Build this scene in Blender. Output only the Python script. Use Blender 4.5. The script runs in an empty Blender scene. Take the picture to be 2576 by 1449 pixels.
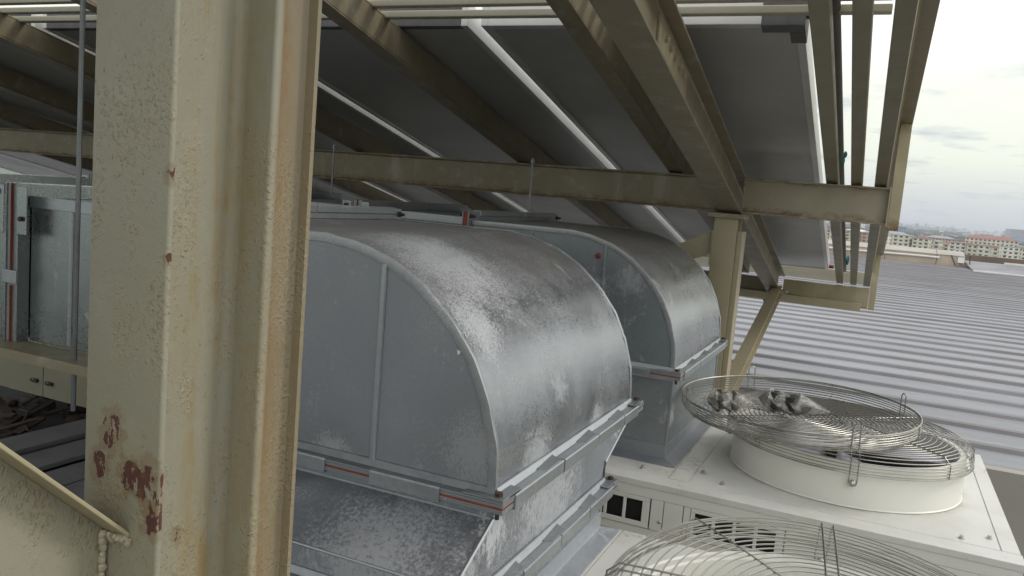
import bpy, math, random
from mathutils import Vector, Matrix
random.seed(7)
R = math.radians
sc = bpy.context.scene
COL = sc.collection

# ---------------------------------------------------------------- camera
cam_d = bpy.data.cameras.new('camera'); cam = bpy.data.objects.new('camera', cam_d); COL.objects.link(cam)
yaw, pit, rol, FPX = R(23.868), R(6.479), R(4.831), 2075.8
fw = Vector((-math.sin(yaw) * math.cos(pit), math.cos(yaw) * math.cos(pit), -math.sin(pit)))
rt = Vector((math.cos(yaw), math.sin(yaw), 0)); up = rt.cross(fw)
r2 = rt * math.cos(rol) + up * math.sin(rol); u2 = -rt * math.sin(rol) + up * math.cos(rol)
cam.matrix_world = Matrix((r2, u2, -fw)).transposed().to_4x4()
cam_d.sensor_width = 36; cam_d.lens = 36 * FPX / 2576; cam_d.clip_start = .02; cam_d.clip_end = 40000
sc.camera = cam

# ---------------------------------------------------------------- world
SUN_EL, SUN_AZ = 38, 62            # azimuth measured from +Y towards +X
w = bpy.data.worlds.new('World'); sc.world = w; w.use_nodes = True
nt = w.node_tree; nt.nodes.clear()
def N(t, **k):
    n = nt.nodes.new(t)
    for a, b in k.items(): setattr(n, a, b)
    return n
out = N('ShaderNodeOutputWorld'); bg = N('ShaderNodeBackground'); bg.inputs[1].default_value = 1.0
sky = N('ShaderNodeTexSky', sky_type='NISHITA', sun_disc=False)
sky.sun_elevation = R(SUN_EL); sky.sun_rotation = R(SUN_AZ)
tc = N('ShaderNodeTexCoord'); sep = N('ShaderNodeSeparateXYZ'); nt.links.new(tc.outputs['Generated'], sep.inputs[0])
ramp = N('ShaderNodeValToRGB'); cr = ramp.color_ramp
nt.links.new(sep.outputs['Z'], ramp.inputs[0])
stops = [(0.0, (.66, .71, .74)), (.03, (.74, .78, .80)), (.075, (1.0, 1.03, .90)), (.15, (1.12, 1.14, 1.0)), (.22, (1.3, 1.32, 1.25)), (.5, (1.4, 1.4, 1.42))]
while len(cr.elements) < len(stops): cr.elements.new(.5)
for e, (p, c) in zip(cr.elements, stops): e.position = p; e.color = (*c, 1)
# stretched cloud coordinates: (x, y)/(z + .1)
addz = N('ShaderNodeMath', operation='ADD'); addz.inputs[1].default_value = .09; nt.links.new(sep.outputs['Z'], addz.inputs[0])
mx = N('ShaderNodeMath', operation='MAXIMUM'); mx.inputs[1].default_value = .02; nt.links.new(addz.outputs[0], mx.inputs[0])
comb = N('ShaderNodeCombineXYZ')
for i, a in enumerate('XY'):
    dv = N('ShaderNodeMath', operation='DIVIDE'); nt.links.new(sep.outputs[a], dv.inputs[0]); nt.links.new(mx.outputs[0], dv.inputs[1]); nt.links.new(dv.outputs[0], comb.inputs[i])
ns = N('ShaderNodeTexNoise'); ns.inputs['Scale'].default_value = 1.5; ns.inputs['Detail'].default_value = 6; ns.inputs['Roughness'].default_value = .58
nt.links.new(comb.outputs[0], ns.inputs['Vector'])
cm = N('ShaderNodeMapRange'); cm.inputs[1].default_value = .545; cm.inputs[2].default_value = .68; cm.inputs[4].default_value = .9
nt.links.new(ns.outputs[0], cm.inputs[0])
lo = N('ShaderNodeMapRange'); lo.inputs[1].default_value = .06; lo.inputs[2].default_value = .20; lo.inputs[3].default_value = 1; lo.inputs[4].default_value = .30; nt.links.new(sep.outputs['Z'], lo.inputs[0])
cmm = N('ShaderNodeMath', operation='MULTIPLY'); nt.links.new(cm.outputs[0], cmm.inputs[0]); nt.links.new(lo.outputs[0], cmm.inputs[1])
mixc = N('ShaderNodeMix', data_type='RGBA'); mixc.inputs['B'].default_value = (.60, .655, .70, 1)
nt.links.new(cmm.outputs[0], mixc.inputs['Factor']); nt.links.new(ramp.outputs[0], mixc.inputs['A'])
skm = N('ShaderNodeMix', data_type='RGBA', blend_type='MULTIPLY'); skm.inputs['Factor'].default_value = 1; skm.inputs['B'].default_value = (.1, .1, .1, 1)
nt.links.new(sky.outputs[0], skm.inputs['A'])
fin = N('ShaderNodeMix', data_type='RGBA'); fin.inputs['Factor'].default_value = .9
nt.links.new(skm.outputs['Result'], fin.inputs['A']); nt.links.new(mixc.outputs['Result'], fin.inputs['B'])
nt.links.new(fin.outputs['Result'], bg.inputs[0]); nt.links.new(bg.outputs[0], out.inputs[0])

sd = bpy.data.lights.new('sun', 'SUN'); sun = bpy.data.objects.new('sun', sd); COL.objects.link(sun)
sd.energy = 1.0; sd.angle = R(14); sd.color = (1, .95, .86)
sdir = Vector((math.sin(R(SUN_AZ)) * math.cos(R(SUN_EL)), math.cos(R(SUN_AZ)) * math.cos(R(SUN_EL)), math.sin(R(SUN_EL))))
sun.rotation_euler = sdir.to_track_quat('Z', 'Y').to_euler(); sun.location = (20, 20, 30)
vs = sc.view_settings; vs.view_transform = 'Standard'; vs.look = 'None'; vs.gamma = 1; vs.use_curve_mapping = False; vs.exposure = 0.0

# ---------------------------------------------------------------- materials
class Mat:
    def __init__(s, name, col=(.5, .5, .5), rough=.5, metal=0.0, spec=.5):
        s.m = bpy.data.materials.new(name); s.m.use_nodes = True; s.t = s.m.node_tree
        s.b = s.t.nodes['Principled BSDF']; s.base = None; s.rg = None; s.h = None
        s.b.inputs['Base Color'].default_value = (*col, 1); s.b.inputs['Roughness'].default_value = rough; s.b.inputs['Metallic'].default_value = metal
        s.b.inputs['Specular IOR Level'].default_value = spec
        s.col = col; s.tc = s.n('ShaderNodeNewGeometry'); s.me = None
        s.rough0 = rough; s.metal0 = metal
    def n(s, t, **k):
        x = s.t.nodes.new(t)
        for a, b in k.items(): setattr(x, a, b)
        return x
    def L(s, a, b): s.t.links.new(a, b)
    def co(s, scale=(1, 1, 1), rot=(0, 0, 0)):
        m = s.n('ShaderNodeMapping'); m.inputs['Scale'].default_value = scale; m.inputs['Rotation'].default_value = rot
        s.L(s.tc.outputs['Position'], m.inputs[0]); return m.outputs[0]
    def noise(s, scale, detail=4, rough=.55, stretch=(1, 1, 1), dist=0, rot=(0, 0, 0)):
        x = s.n('ShaderNodeTexNoise'); x.inputs['Scale'].default_value = scale; x.inputs['Detail'].default_value = detail
        x.inputs['Roughness'].default_value = rough; x.inputs['Distortion'].default_value = dist
        s.L(s.co(stretch, rot), x.inputs['Vector']); return x.outputs[0]
    def voro(s, scale, stretch=(1, 1, 1), out='Distance'):
        x = s.n('ShaderNodeTexVoronoi'); x.inputs['Scale'].default_value = scale; s.L(s.co(stretch), x.inputs['Vector']); return x.outputs[out]
    def rng(s, v, a, b, c=0.0, d=1.0):
        x = s.n('ShaderNodeMapRange'); x.interpolation_type = 'SMOOTHSTEP'
        for i, q in enumerate((a, b, c, d)): x.inputs[i + 1].default_value = q
        s.L(v, x.inputs[0]); return x.outputs[0]
    def math(s, op, a, b):
        x = s.n('ShaderNodeMath', operation=op)
        for i, q in enumerate((a, b)):
            if isinstance(q, (int, float)): x.inputs[i].default_value = q
            else: s.L(q, x.inputs[i])
        return x.outputs[0]
    def near(s, p, rad, scale=(1, 1, 1)):   # 1 at p falling to 0 at rad
        x = s.n('ShaderNodeVectorMath', operation='DISTANCE'); s.L(s.co(scale), x.inputs[0]); x.inputs[1].default_value = [a * b for a, b in zip(p, scale)]
        return s.rng(x.outputs['Value'], rad, 0, 0, 1)
    def mixcol(s, fac, col, mode='MIX'):
        x = s.n('ShaderNodeMix', data_type='RGBA', blend_type=mode)
        if isinstance(fac, (int, float)): x.inputs['Factor'].default_value = fac
        else: s.L(fac, x.inputs['Factor'])
        if s.base is None: x.inputs['A'].default_value = (*s.col, 1)
        else: s.L(s.base, x.inputs['A'])
        x.inputs['B'].default_value = (*col, 1)
        s.base = x.outputs['Result']; s.L(s.base, s.b.inputs['Base Color'])
    def mixval(s, which, fac, val):
        cur, key = (s.rg, 'Roughness') if which == 'r' else (s.me, 'Metallic')
        x = s.n('ShaderNodeMix', data_type='FLOAT'); s.L(fac, x.inputs['Factor'])
        if cur is None: x.inputs['A'].default_value = s.rough0 if which == 'r' else s.metal0
        else: s.L(cur, x.inputs['A'])
        x.inputs['B'].default_value = val
        s.L(x.outputs['Result'], s.b.inputs[key])
        if which == 'r': s.rg = x.outputs['Result']
        else: s.me = x.outputs['Result']
    def bump(s, h, strength, dist=.01):
        x = s.n('ShaderNodeBump'); x.inputs['Strength'].default_value = strength; x.inputs['Distance'].default_value = dist
        s.L(h, x.inputs['Height'])
        if s.h is not None: s.L(s.h, x.inputs['Normal'])
        s.h = x.outputs[0]; s.L(s.h, s.b.inputs['Normal'])

def cream(name, col=(.39, .34, .225), rust=.5, grime=.5, fine=1.0, spec=.4):
    m = Mat(name, col, .42, 0, spec)
    m.mixcol(m.rng(m.noise(3.2, 5, .6, (1, 1, .45)), .35, .75, 0, .55 * grime), (.27, .235, .15))
    m.mixcol(m.rng(m.noise(14, 5, .62), .5, .8, 0, .5 * grime), (.50, .47, .39))
    f = m.rng(m.noise(17, 8, .72, (1, 1, .7)), .70 - .05 * rust, .76, 0, rust)
    m.mixcol(f, (.13, .05, .025)); m.mixval('r', f, .85)
    m.mixval('r', m.rng(m.noise(9, 3), .4, .7, 0, .7), .6)
    m.bump(m.noise(420, 3, .6), .12 * fine, .002)
    m.bump(m.noise(70, 3, .6), .10 * fine, .003)
    return m
def galv(name, col=(.50, .53, .56), rough=.42, metal=.85, oxide=.35, spots=(), dark=.3, spangle=1.0, dust_reflection=0):
    m = Mat(name, col, rough, metal)
    v = m.voro(150, out='Color'); sp = m.n('ShaderNodeSeparateColor'); m.L(v, sp.inputs[0])
    m.mixcol(m.math('MULTIPLY', sp.outputs[0], .16 * spangle), (.30, .32, .34))
    m.mixcol(m.rng(m.noise(38, 7, .72), .40, .70, 0, dark * .7), (.30, .32, .33)); m.mixcol(m.rng(m.noise(3.5, 5, .6), .45, .75, 0, dark * .6), (.33, .345, .355))
    m.mixval('r', m.rng(m.noise(5, 5, .6), .35, .7, 0, .8), rough + .10)
    m.mixval('r', m.math('MULTIPLY', sp.outputs[1], .35), rough + .28)
    if dust_reflection:   # dust plus a painted dark reflection towards the top of the elbows
        dz = m.n('ShaderNodeSeparateXYZ'); m.L(m.tc.outputs['Position'], dz.inputs[0])
        dm = m.rng(m.math('ADD', m.math('MULTIPLY', m.rng(dz.outputs['Z'], -.34, -.12), .75), m.math('MULTIPLY', m.noise(22, 6, .7), .5)), .50, .95, 0, dust_reflection)
        m.mixcol(dm, (.125, .117, .105)); m.mixval('m', dm, .25); m.mixval('r', dm, .6)
    # pale oxide bloom, fine speckle gathered in clouds
    cl = m.rng(m.noise(4.5, 5, .6), .44, .62)
    fs = m.rng(m.noise(300, 4, .75, (1, 1, .8)), .48, .62)
    f = m.math('MULTIPLY', m.math('MULTIPLY', cl, fs), oxide)
    for p, r, st, *sc_ in spots:
        nsc = sc_[0] if sc_ else 230
        m.mixcol(m.math('MULTIPLY', m.near(p, r * 1.25), .55), (.20, .205, .215))
        q = m.rng(m.math('ADD', m.math('MULTIPLY', m.near(p, r), .26), m.math('ADD', m.math('MULTIPLY', m.noise(nsc, 6, .8, (1, 1, .6)), .8), m.math('MULTIPLY', m.noise(16, 4, .65), .2))), .60, .76)
        f = m.math('MAXIMUM', f, m.math('MULTIPLY', q, st))
    sm = m.rng(m.math('MULTIPLY', m.rng(m.noise(9, 5, .7, (1, 1, .35), 1.2), .56, .70), m.rng(m.noise(70, 5, .7), .35, .6)), .25, .7, 0, .35)
    f = m.math('MAXIMUM', f, sm)
    wv = m.rng(m.math('MULTIPLY', m.noise(13, 5, .7, (1, 1, .5)), m.noise(90, 4, .7)), .30, .42, 0, .22); f = m.math('MAXIMUM', f, wv)
    m.mixcol(f, (.56, .575, .59)); m.mixval('m', f, .3); m.mixval('r', f, .75)
    m.bump(m.noise(2.4, 1, .4), .05, .05)
    m.bump(m.noise(260, 2), .06, .002)
    return m
def plain(name, col, rough=.5, metal=0.0, var=.15, vs=8, bump=.05, spec=.5):
    m = Mat(name, col, rough, metal, spec)
    m.mixcol(m.rng(m.noise(vs, 5, .6), .35, .72, 0, var * 2), tuple(c * .62 for c in col))
    m.bump(m.noise(vs * 22, 3), bump, .003)
    return m

M = {}
# the near column: paint with runs, blisters and rust patches low down on its outer flange
c = cream('column_paint', (.315, .30, .222), .2, .40, 1.6, .6)
run = c.math('MULTIPLY', c.rng(c.noise(11, 7, .75, (1, 2.2, .22)), .42, .62, 0, .9), c.rng(c.noise(60, 6, .75, (1, 1, .5)), .30, .62, .25, 1))
yl = c.math('MULTIPLY', c.near((0, .735, 0), .07, (0, 1, 0)), run); c.mixcol(yl, (.30, .20, .06))
sy_ = c.n('ShaderNodeSeparateXYZ'); c.L(c.tc.outputs['Position'], sy_.inputs[0]); c.mixcol(c.rng(sy_.outputs['Y'], .779, .788, 0, .62), (.22, .155, .075))
yl2 = c.math('MULTIPLY', c.near((0, .80, 0), .035, (0, 1, 0)), c.math('MULTIPLY', c.rng(c.noise(16, 6, .7, (1, 1, .3)), .35, .60, 0, 1), c.rng(c.noise(90, 6, .75, (1, 1, .6)), .32, .62, .2, .95))); c.mixcol(yl2, (.25, .15, .06))
cm_ = c.rng(c.noise(8, 6, .7, (1.6, 1.6, .6)), .46, .62)
cz = c.n('ShaderNodeSeparateXYZ'); c.L(c.tc.outputs['Position'], cz.inputs[0]); cm_ = c.math('MULTIPLY', cm_, c.rng(cz.outputs['Z'], .16, -.08, .25, 1))
b1 = c.math('MULTIPLY', c.math('MAXIMUM', c.rng(c.noise(210, 3, .6, (1, 1, .85)), .50, .72), c.math('MULTIPLY', c.rng(c.noise(90, 3, .6, (1, 1, .8)), .56, .72), .8)), cm_)
b2 = c.math('MULTIPLY', c.rng(c.voro(110, (1, 1, .6)), .20, .05), c.rng(c.noise(6, 4), .52, .66))
bl = c.math('MAXIMUM', b1, b2)
c.bump(bl, .62, .0026)
c.mixcol(c.math('MULTIPLY', cm_, .30), (.40, .33, .20))
sk = c.math('MULTIPLY', c.rng(c.noise(120, 5, .8), .56, .66), c.rng(c.noise(7, 5, .7, (1, 1, .3)), .48, .60)); c.mixcol(c.math('MULTIPLY', sk, .7), (.22, .125, .04))
pit_ = c.rng(c.voro(60), .10, .05); pm = c.math('MULTIPLY', pit_, c.rng(c.noise(7, 3), .60, .66)); c.mixcol(c.math('MULTIPLY', pm, .9), (.05, .03, .02))
for p, r in (((-.672, .62, -.345), .034), ((-.729, .62, -.290), .024), ((-.748, .62, -.33), .018), ((-.700, .62, -.335), .022), ((-.668, .62, -.375), .02), ((-.660, .624, -.01), .010), ((-.660, .624, -.095), .007), ((-.714, .66, -.41), .012), ((-.714, .70, -.43), .010)):
    q = c.rng(c.math('MULTIPLY', c.near(p, r, (1, 1, .8)), c.rng(c.noise(75, 5, .7, (1, 1, .5)), .40, .60)), .20, .26)
    c.mixcol(c.rng(c.math('MULTIPLY', c.near(p, r * 1.5, (1, 1, .8)), c.rng(c.noise(60, 5, .7), .35, .6)), .12, .3, 0, .4), (.22, .13, .05)); c.mixcol(q, (.105, .036, .028)); c.bump(c.math('SUBTRACT', 1.0, q), .5, .003); c.mixval('r', q, .8)
M['col'] = c.m
M['cream'] = cream('steel_cream_paint').m
M['cream_dirty'] = cream('steel_cream_paint_stained', (.26, .225, .15), .5, 1.0).m
m = cream('beam_web_stained', (.27, .23, .15), .6, 1.0)      # web of the long beam: rust creeping from both fillets
sz = m.n('ShaderNodeSeparateXYZ'); m.L(m.tc.outputs['Position'], sz.inputs[0])
sx_ = m.rng(sz.outputs['X'], -1.2, -.3, 0, 1)
m.mixcol(m.math('MULTIPLY', sx_, .55), (.50, .45, .34)); m.mixcol(m.rng(m.noise(5, 4, .6, (1.6, 1, .3)), .54, .70, 0, .5), (.46, .41, .32))
e1 = m.math('ADD', m.rng(sz.outputs['Z'], .060, .006), m.rng(sz.outputs['Z'], .135, .168, 0, .7))
m.mixcol(m.rng(m.math('MULTIPLY', e1, m.rng(m.noise(24, 8, .8, (.6, 1, 1)), .30, .72)), .05, .8, 0, .85), (.16, .10, .045)); M['beamweb'] = m.m
M['cream_rust'] = cream('steel_cream_paint_rusting', (.44, .385, .245), .95, .8).m
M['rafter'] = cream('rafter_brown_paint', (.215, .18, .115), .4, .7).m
M['slat'] = cream('slat_paint', (.30, .27, .185), .1, .4, .5).m
M['tube'] = cream('louvre_tube_paint', (.45, .43, .34), .1, .4, .5).m
M['galv'] = galv('galvanised_sheet', oxide=.5).m
M['galv_side'] = galv('galvanised_side_sheet', (.30, .315, .34), .42, .7, .35, spots=(((-1.0, 1.39, -.57), .10, .5), ((-.66, 1.39, -.5), .16, .3)), dark=.30, spangle=1.6).m
M['galv_curve'] = galv('galvanised_curved_sheet', (.39, .405, .43), .24, .95, .5, spots=(((-.88, 1.60, -.17), .36, .85), ((-.74, 1.48, -.27), .18, .8), ((-.62, 1.6, -.56), .17, .7), ((-.62, 2.0, -.57), .13, .7), ((-.64, 1.75, -.43), .09, .5, 90)), dark=.45, dust_reflection=.9, spangle=2.4).m
M['galv_trans'] = galv('galvanised_oxidised_sheet', (.36, .39, .43), .45, .7, .8, spots=(((-.615, 1.41, -.65), .12, 1.0, 60), ((-.615, 1.7, -.68), .40, .75, 110), ((-.615, 2.21, -.62), .09, 1.0, 50), ((-.80, 1.27, -.68), .30, .55, 120), ((-.615, 1.3, -.72), .12, .8, 80)), dark=.6).m
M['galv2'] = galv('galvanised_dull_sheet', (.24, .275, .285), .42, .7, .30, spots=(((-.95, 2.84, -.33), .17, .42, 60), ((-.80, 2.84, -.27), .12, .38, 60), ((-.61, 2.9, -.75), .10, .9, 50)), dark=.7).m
M['galv2_curve'] = galv('galvanised_smooth_curve', (.46, .475, .48), .24, .95, .2, dark=.35, dust_reflection=.9).m
M['galv_dark'] = galv('galvanised_flange', (.30, .32, .33), .42, .85, .5, dark=.7).m
M['galv_shiny'] = galv('galvanised_bright_sheet', (.34, .375, .365), .22, .95, .15, dark=.5).m
M['cleat'] = galv('steel_cleat', (.44, .46, .48), .32, .9, .3, dark=.5).m
m = cream('drop_plate_paint', (.44, .385, .245), .7, .6); sz = m.n('ShaderNodeSeparateXYZ'); m.L(m.tc.outputs['Position'], sz.inputs[0])
m.mixcol(m.math('MULTIPLY', m.math('MAXIMUM', m.math('MULTIPLY', m.rng(sz.outputs['Z'], .045, -.015), m.rng(sz.outputs['Z'], -.1, -.03)), m.rng(sz.outputs['Z'], .40, .46, 0, .6)), m.rng(m.noise(30, 6, .75), .3, .6)), (.17, .07, .02)); M['drop'] = m.m
M['seam'] = galv('sealed_seam', (.40, .41, .42), .36, .85, 1.0, dark=1.0).m
M['gasket'] = plain('orange_gasket', (.24, .055, .028), .7, 0, .3, 40).m
M['bolt'] = plain('rusty_bolt', (.09, .06, .045), .6, .5, .5, 80).m
M['screw'] = plain('steel_screw', (.55, .55, .53), .3, .9, .2, 80).m
M['alu'] = plain('aluminium_frame', (.66, .66, .64), .38, .55, .12, 6).m
m = Mat('collector_back_sheet', (.52, .515, .48), .40, .45)
m.mixcol(m.rng(m.noise(1.3, 4, .6), .35, .7, 0, .7), (.37, .37, .345)); m.mixval('r', m.rng(m.noise(2, 3), .3, .7), .5)
m.bump(m.noise(1.1, 2, .5, (1, .8, 1)), .12, .05); M['back'] = m.m
M['pglass'] = plain('collector_glass', (.02, .025, .04), .08, 0, .1, 3, 0).m
M['dgrey'] = plain('dark_grey_cap', (.12, .12, .12), .55, .2, .3, 30).m
M['white'] = plain('unit_white_paint', (.72, .715, .655), .42, 0, .10, 2.5, .03).m
m = Mat('unit_top_paint', (.66, .655, .61), .40, 0)
m.mixcol(m.rng(m.noise(5, 6, .65), .42, .75, 0, .45), (.45, .43, .35))
m.mixcol(m.rng(m.noise(30, 6, .7), .60, .75, 0, .35), (.36, .33, .26)); m.bump(m.noise(150, 3), .03, .003)
for cx, cy in ((-.04, 3.17), (-.03, 1.55)):   # dust ring around the fan housing
    d = m.n('ShaderNodeVectorMath', operation='DISTANCE'); m.L(m.co((1, 1, 0)), d.inputs[0]); d.inputs[1].default_value = (cx, cy, 0)
    m.mixcol(m.math('MULTIPLY', m.rng(d.outputs['Value'], .43, .385), m.rng(m.noise(12, 5, .7), .35, .65, 0, .6)), (.30, .26, .18))
rb = m.rng(m.math('MULTIPLY', m.noise(40, 6, .75), m.rng(m.noise(2.5, 4), .45, .62)), .48, .60, 0, .5); m.mixcol(rb, (.30, .25, .17))
M['utop'] = m.m
M['ring'] = plain('fan_ring_plastic', (.80, .79, .72), .45, 0, .04, 2, .01).m
M['blade'] = plain('fan_blade_grey', (.40, .40, .47), .45, 0, .2, 6).m
M['floor'] = plain('fan_well_grey', (.13, .13, .15), .6, 0, .4, 5).m
M['motor'] = plain('motor_black', (.05, .05, .05), .4, 0, .2, 10).m
M['void'] = plain('dark_interior', (.012, .012, .012), .8, 0, .2, 10).m
M['wire'] = plain('guard_wire', (.42, .41, .365), .32, .92, .25, 14, 0).m
M['rod'] = plain('galvanised_rod', (.19, .20, .20), .4, .8, .25, 20).m
m = Mat('roof_sheet_paint', (.265, .275, .295), .42, .1)
m.mixcol(m.rng(m.noise(.8, 6, .65, (.25, 1, 1)), .35, .70, 0, .8), (.215, .222, .235)); m.mixcol(m.rng(m.noise(9, 7, .75, (.10, 1, 1)), .50, .72, 0, .75), (.15, .148, .15)); m.mixcol(m.rng(m.noise(5, 7, .7, (.3, 1, 1)), .56, .70, 0, .6), (.36, .36, .38))
m.mixcol(m.rng(m.noise(6, 6, .7, (.12, 1, 1)), .52, .75, 0, .55), (.21, .19, .20))
m.mixcol(m.rng(m.noise(26, 5, .7, (.5, 1, 1)), .60, .72, 0, .5), (.20, .19, .19)); m.bump(m.noise(20, 3, .6, (.2, 1, 1)), .05, .01)
m.mixval('r', m.rng(m.noise(2, 4, .6, (.3, 1, 1)), .35, .7), .6)
M['roof'] = m.m
m = Mat('roof_rib_dirt', (.215, .22, .235), .55, .1); m.mixcol(m.rng(m.noise(2.2, 6, .7, (.15, 1, 1)), .4, .62, 0, .85), (.15, .135, .13)); M['rib'] = m.m
M['parapet'] = plain('parapet_beige', (.60, .50, .40), .8, 0, .3, .5).m
M['coping'] = plain('parapet_coping', (.43, .40, .35), .8, 0, .25, .8).m
M['grey_wall'] = plain('grey_upstand', (.26, .26, .27), .7, 0, .5, .7).m
M['brown_wall'] = plain('brown_upstand', (.22, .17, .13), .8, 0, .35, .4).m
M['pipe'] = plain('white_pipe', (.80, .78, .74), .5, 0, .1, 4).m
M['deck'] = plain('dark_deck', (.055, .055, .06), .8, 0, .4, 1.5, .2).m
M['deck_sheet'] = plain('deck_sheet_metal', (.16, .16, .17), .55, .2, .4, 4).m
M['junk'] = plain('junk_brown', (.06, .045, .035), .8, 0, .5, 6).m
M['cab'] = plain('cabinet_cream', (.24, .225, .16), .5, 0, .15, 4).m
M['teal'] = plain('teal_plastic', (.02, .20, .20), .4, 0, .2, 20).m
M['red'] = plain('red_fitting', (.20, .03, .02), .5, 0, .3, 30).m
M['weld'] = plain('painted_weld', (.46, .42, .30), .3, .1, .2, 90, .2).m
m = Mat('clear_bag', (.60, .58, .52), .12, 0, .9); m.b.inputs['Alpha'].default_value = .42
m.L(m.rng(m.noise(28, 4, .6), .45, .66, .22, .6), m.b.inputs['Alpha']); m.bump(m.noise(60, 3, .6), .25, .01); M['bag'] = m.m
M['bagfill'] = plain('bag_contents_dark', (.022, .024, .024), .55, 0, .5, 45, .6).m
M['bagfill2'] = plain('bag_contents_brown', (.07, .058, .046), .7, 0, .5, 45, .6).m
m = Mat('ground_town', (.13, .13, .11), .9); m.mixcol(m.rng(m.noise(.02, 6, .7), .4, .6), (.05, .075, .03)); M['ground'] = m.m
M['leaf'] = plain('tree_leaves', (.05, .065, .04), .8, 0, .5, .15, 0).m
M['leaf2'] = plain('tree_leaves_dark', (.03, .05, .025), .8, 0, .5, .2, 0).m
for nme, c_ in (('w_cream', (.76, .73, .58)), ('w_yellow', (.68, .61, .44)), ('w_white', (.80, .78, .68)), ('w_pink', (.55, .38, .30)), ('w_grey', (.42, .43, .45)), ('w_blue', (.30, .40, .55)),
                ('r_red', (.30, .13, .11)), ('r_brown', (.20, .10, .08)), ('r_green', (.16, .32, .28)), ('r_blue', (.12, .22, .48)), ('r_grey', (.32, .32, .33)), ('r_yellow', (.50, .40, .15)), ('win', (.05, .05, .06))):
    M[nme] = plain('far_' + nme, c_, .8, 0, .2, .1, 0).m

# ---------------------------------------------------------------- mesh helpers
class MB:
    def __init__(s): s.v = []; s.f = []
    def add(s, vs_, fs):
        k = len(s.v); s.v += [tuple(v) for v in vs_]; s.f += [tuple(i + k for i in f) for f in fs]; return s
    def box(s, a, b):
        (x0, y0, z0), (x1, y1, z1) = a, b
        return s.add([(x0, y0, z0), (x1, y0, z0), (x1, y1, z0), (x0, y1, z0), (x0, y0, z1), (x1, y0, z1), (x1, y1, z1), (x0, y1, z1)],
                     [(0, 3, 2, 1), (4, 5, 6, 7), (0, 1, 5, 4), (1, 2, 6, 5), (2, 3, 7, 6), (3, 0, 4, 7)])
    def hexa(s, p):   # eight corners, box order
        return s.add(p, [(0, 3, 2, 1), (4, 5, 6, 7), (0, 1, 5, 4), (1, 2, 6, 5), (2, 3, 7, 6), (3, 0, 4, 7)])
    def extr(s, loops, caps=True):   # list of equal-length loops
        n = len(loops[0]); vs_ = [p for l in loops for p in l]; fs = []
        for k in range(len(loops) - 1):
            for i in range(n):
                j = (i + 1) % n; fs.append((k * n + i, k * n + j, (k + 1) * n + j, (k + 1) * n + i))
        if caps: fs.append(tuple(range(n))[::-1]); fs.append(tuple((len(loops) - 1) * n + i for i in range(n)))
        return s.add(vs_, fs)
    def prof(s, pts, fn, a, b):   # 2-D profile swept between parameters a and b, fn(t,u,v)
        return s.extr([[fn(a, u, v) for u, v in pts], [fn(b, u, v) for u, v in pts]])
    def tube(s, path, r, n=8, closed=False, caps=True):
        P = [Vector(p) for p in path]; loops = []; m_ = len(P)
        for i in range(m_):
            if closed: d = P[(i + 1) % m_] - P[i - 1]
            else: d = P[min(i + 1, m_ - 1)] - P[max(i - 1, 0)]
            d.normalize(); ref = Vector((0, 0, 1)) if abs(d.z) < .9 else Vector((0, 1, 0))
            a = d.cross(ref).normalized(); b = a.cross(d)
            loops.append([P[i] + (a * math.cos(2 * math.pi * k / n) + b * math.sin(2 * math.pi * k / n)) * r for k in range(n)])
        if closed:
            k = len(s.v); s.v += [tuple(q) for l in loops for q in l]
            for i in range(m_):
                for j in range(n):
                    a, b = i * n, ((i + 1) % m_) * n; j2 = (j + 1) % n
                    s.f.append((k + a + j, k + a + j2, k + b + j2, k + b + j))
            return s
        return s.extr(loops, caps)
    def ring(s, c, r, wr, n=96, k=5, z=None):
        return s.tube([(c[0] + r * math.cos(2 * math.pi * i / n), c[1] + r * math.sin(2 * math.pi * i / n), c[2]) for i in range(n)], wr, k, closed=True)
    def lathe(s, pr, c, n=64, closed=False):
        loops = [[(c[0] + r * math.cos(2 * math.pi * i / n), c[1] + r * math.sin(2 * math.pi * i / n), c[2] + z) for i in range(n)] for r, z in pr]
        return s.extr(loops, caps=False) if not closed else s.extr(loops + [loops[0]], caps=False)
    def ball(s, c, r, sq=(1, 1, 1), n=8, jit=0):
        loops = []
        for i in range(1, n):
            t = math.pi * i / n
            loops.append([(c[0] + r * sq[0] * math.sin(t) * math.cos(2 * math.pi * j / (n + 2)) * (1 + random.uniform(-jit, jit)), c[1] + r * sq[1] * math.sin(t) * math.sin(2 * math.pi * j / (n + 2)) * (1 + random.uniform(-jit, jit)),
                           c[2] - r * sq[2] * math.cos(t) * (1 + random.uniform(-jit, jit))) for j in range(n + 2)])
        return s.extr(loops)
    def build(s, name, mat, parent=None, smooth=False, kind=None, bev=0, loc=None):
        off = Vector((0, 0, 0))
        o_p = parent
        while o_p is not None: off += o_p.location; o_p = o_p.parent
        if loc is not None: off = Vector(loc)
        me = bpy.data.meshes.new(name); me.from_pydata([tuple(Vector(v) - off) for v in s.v], [], s.f); me.update()
        import bmesh
        b = bmesh.new(); b.from_mesh(me); bmesh.ops.recalc_face_normals(b, faces=b.faces); b.to_mesh(me); b.free()
        if smooth:
            me.polygons.foreach_set('use_smooth', [True] * len(me.polygons)); me.set_sharp_from_angle(angle=R(38))
        me.materials.append(M[mat] if isinstance(mat, str) else mat)
        o = bpy.data.objects.new(name, me); COL.objects.link(o)
        if loc is not None: o.location = loc
        if parent is not None: o.parent = parent
        if kind: o['kind'] = kind
        if bev:
            bm_ = o.modifiers.new('bevel', 'BEVEL'); bm_.width = bev; bm_.segments = 2; bm_.limit_method = 'ANGLE'; bm_.angle_limit = R(40)
        return o
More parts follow.
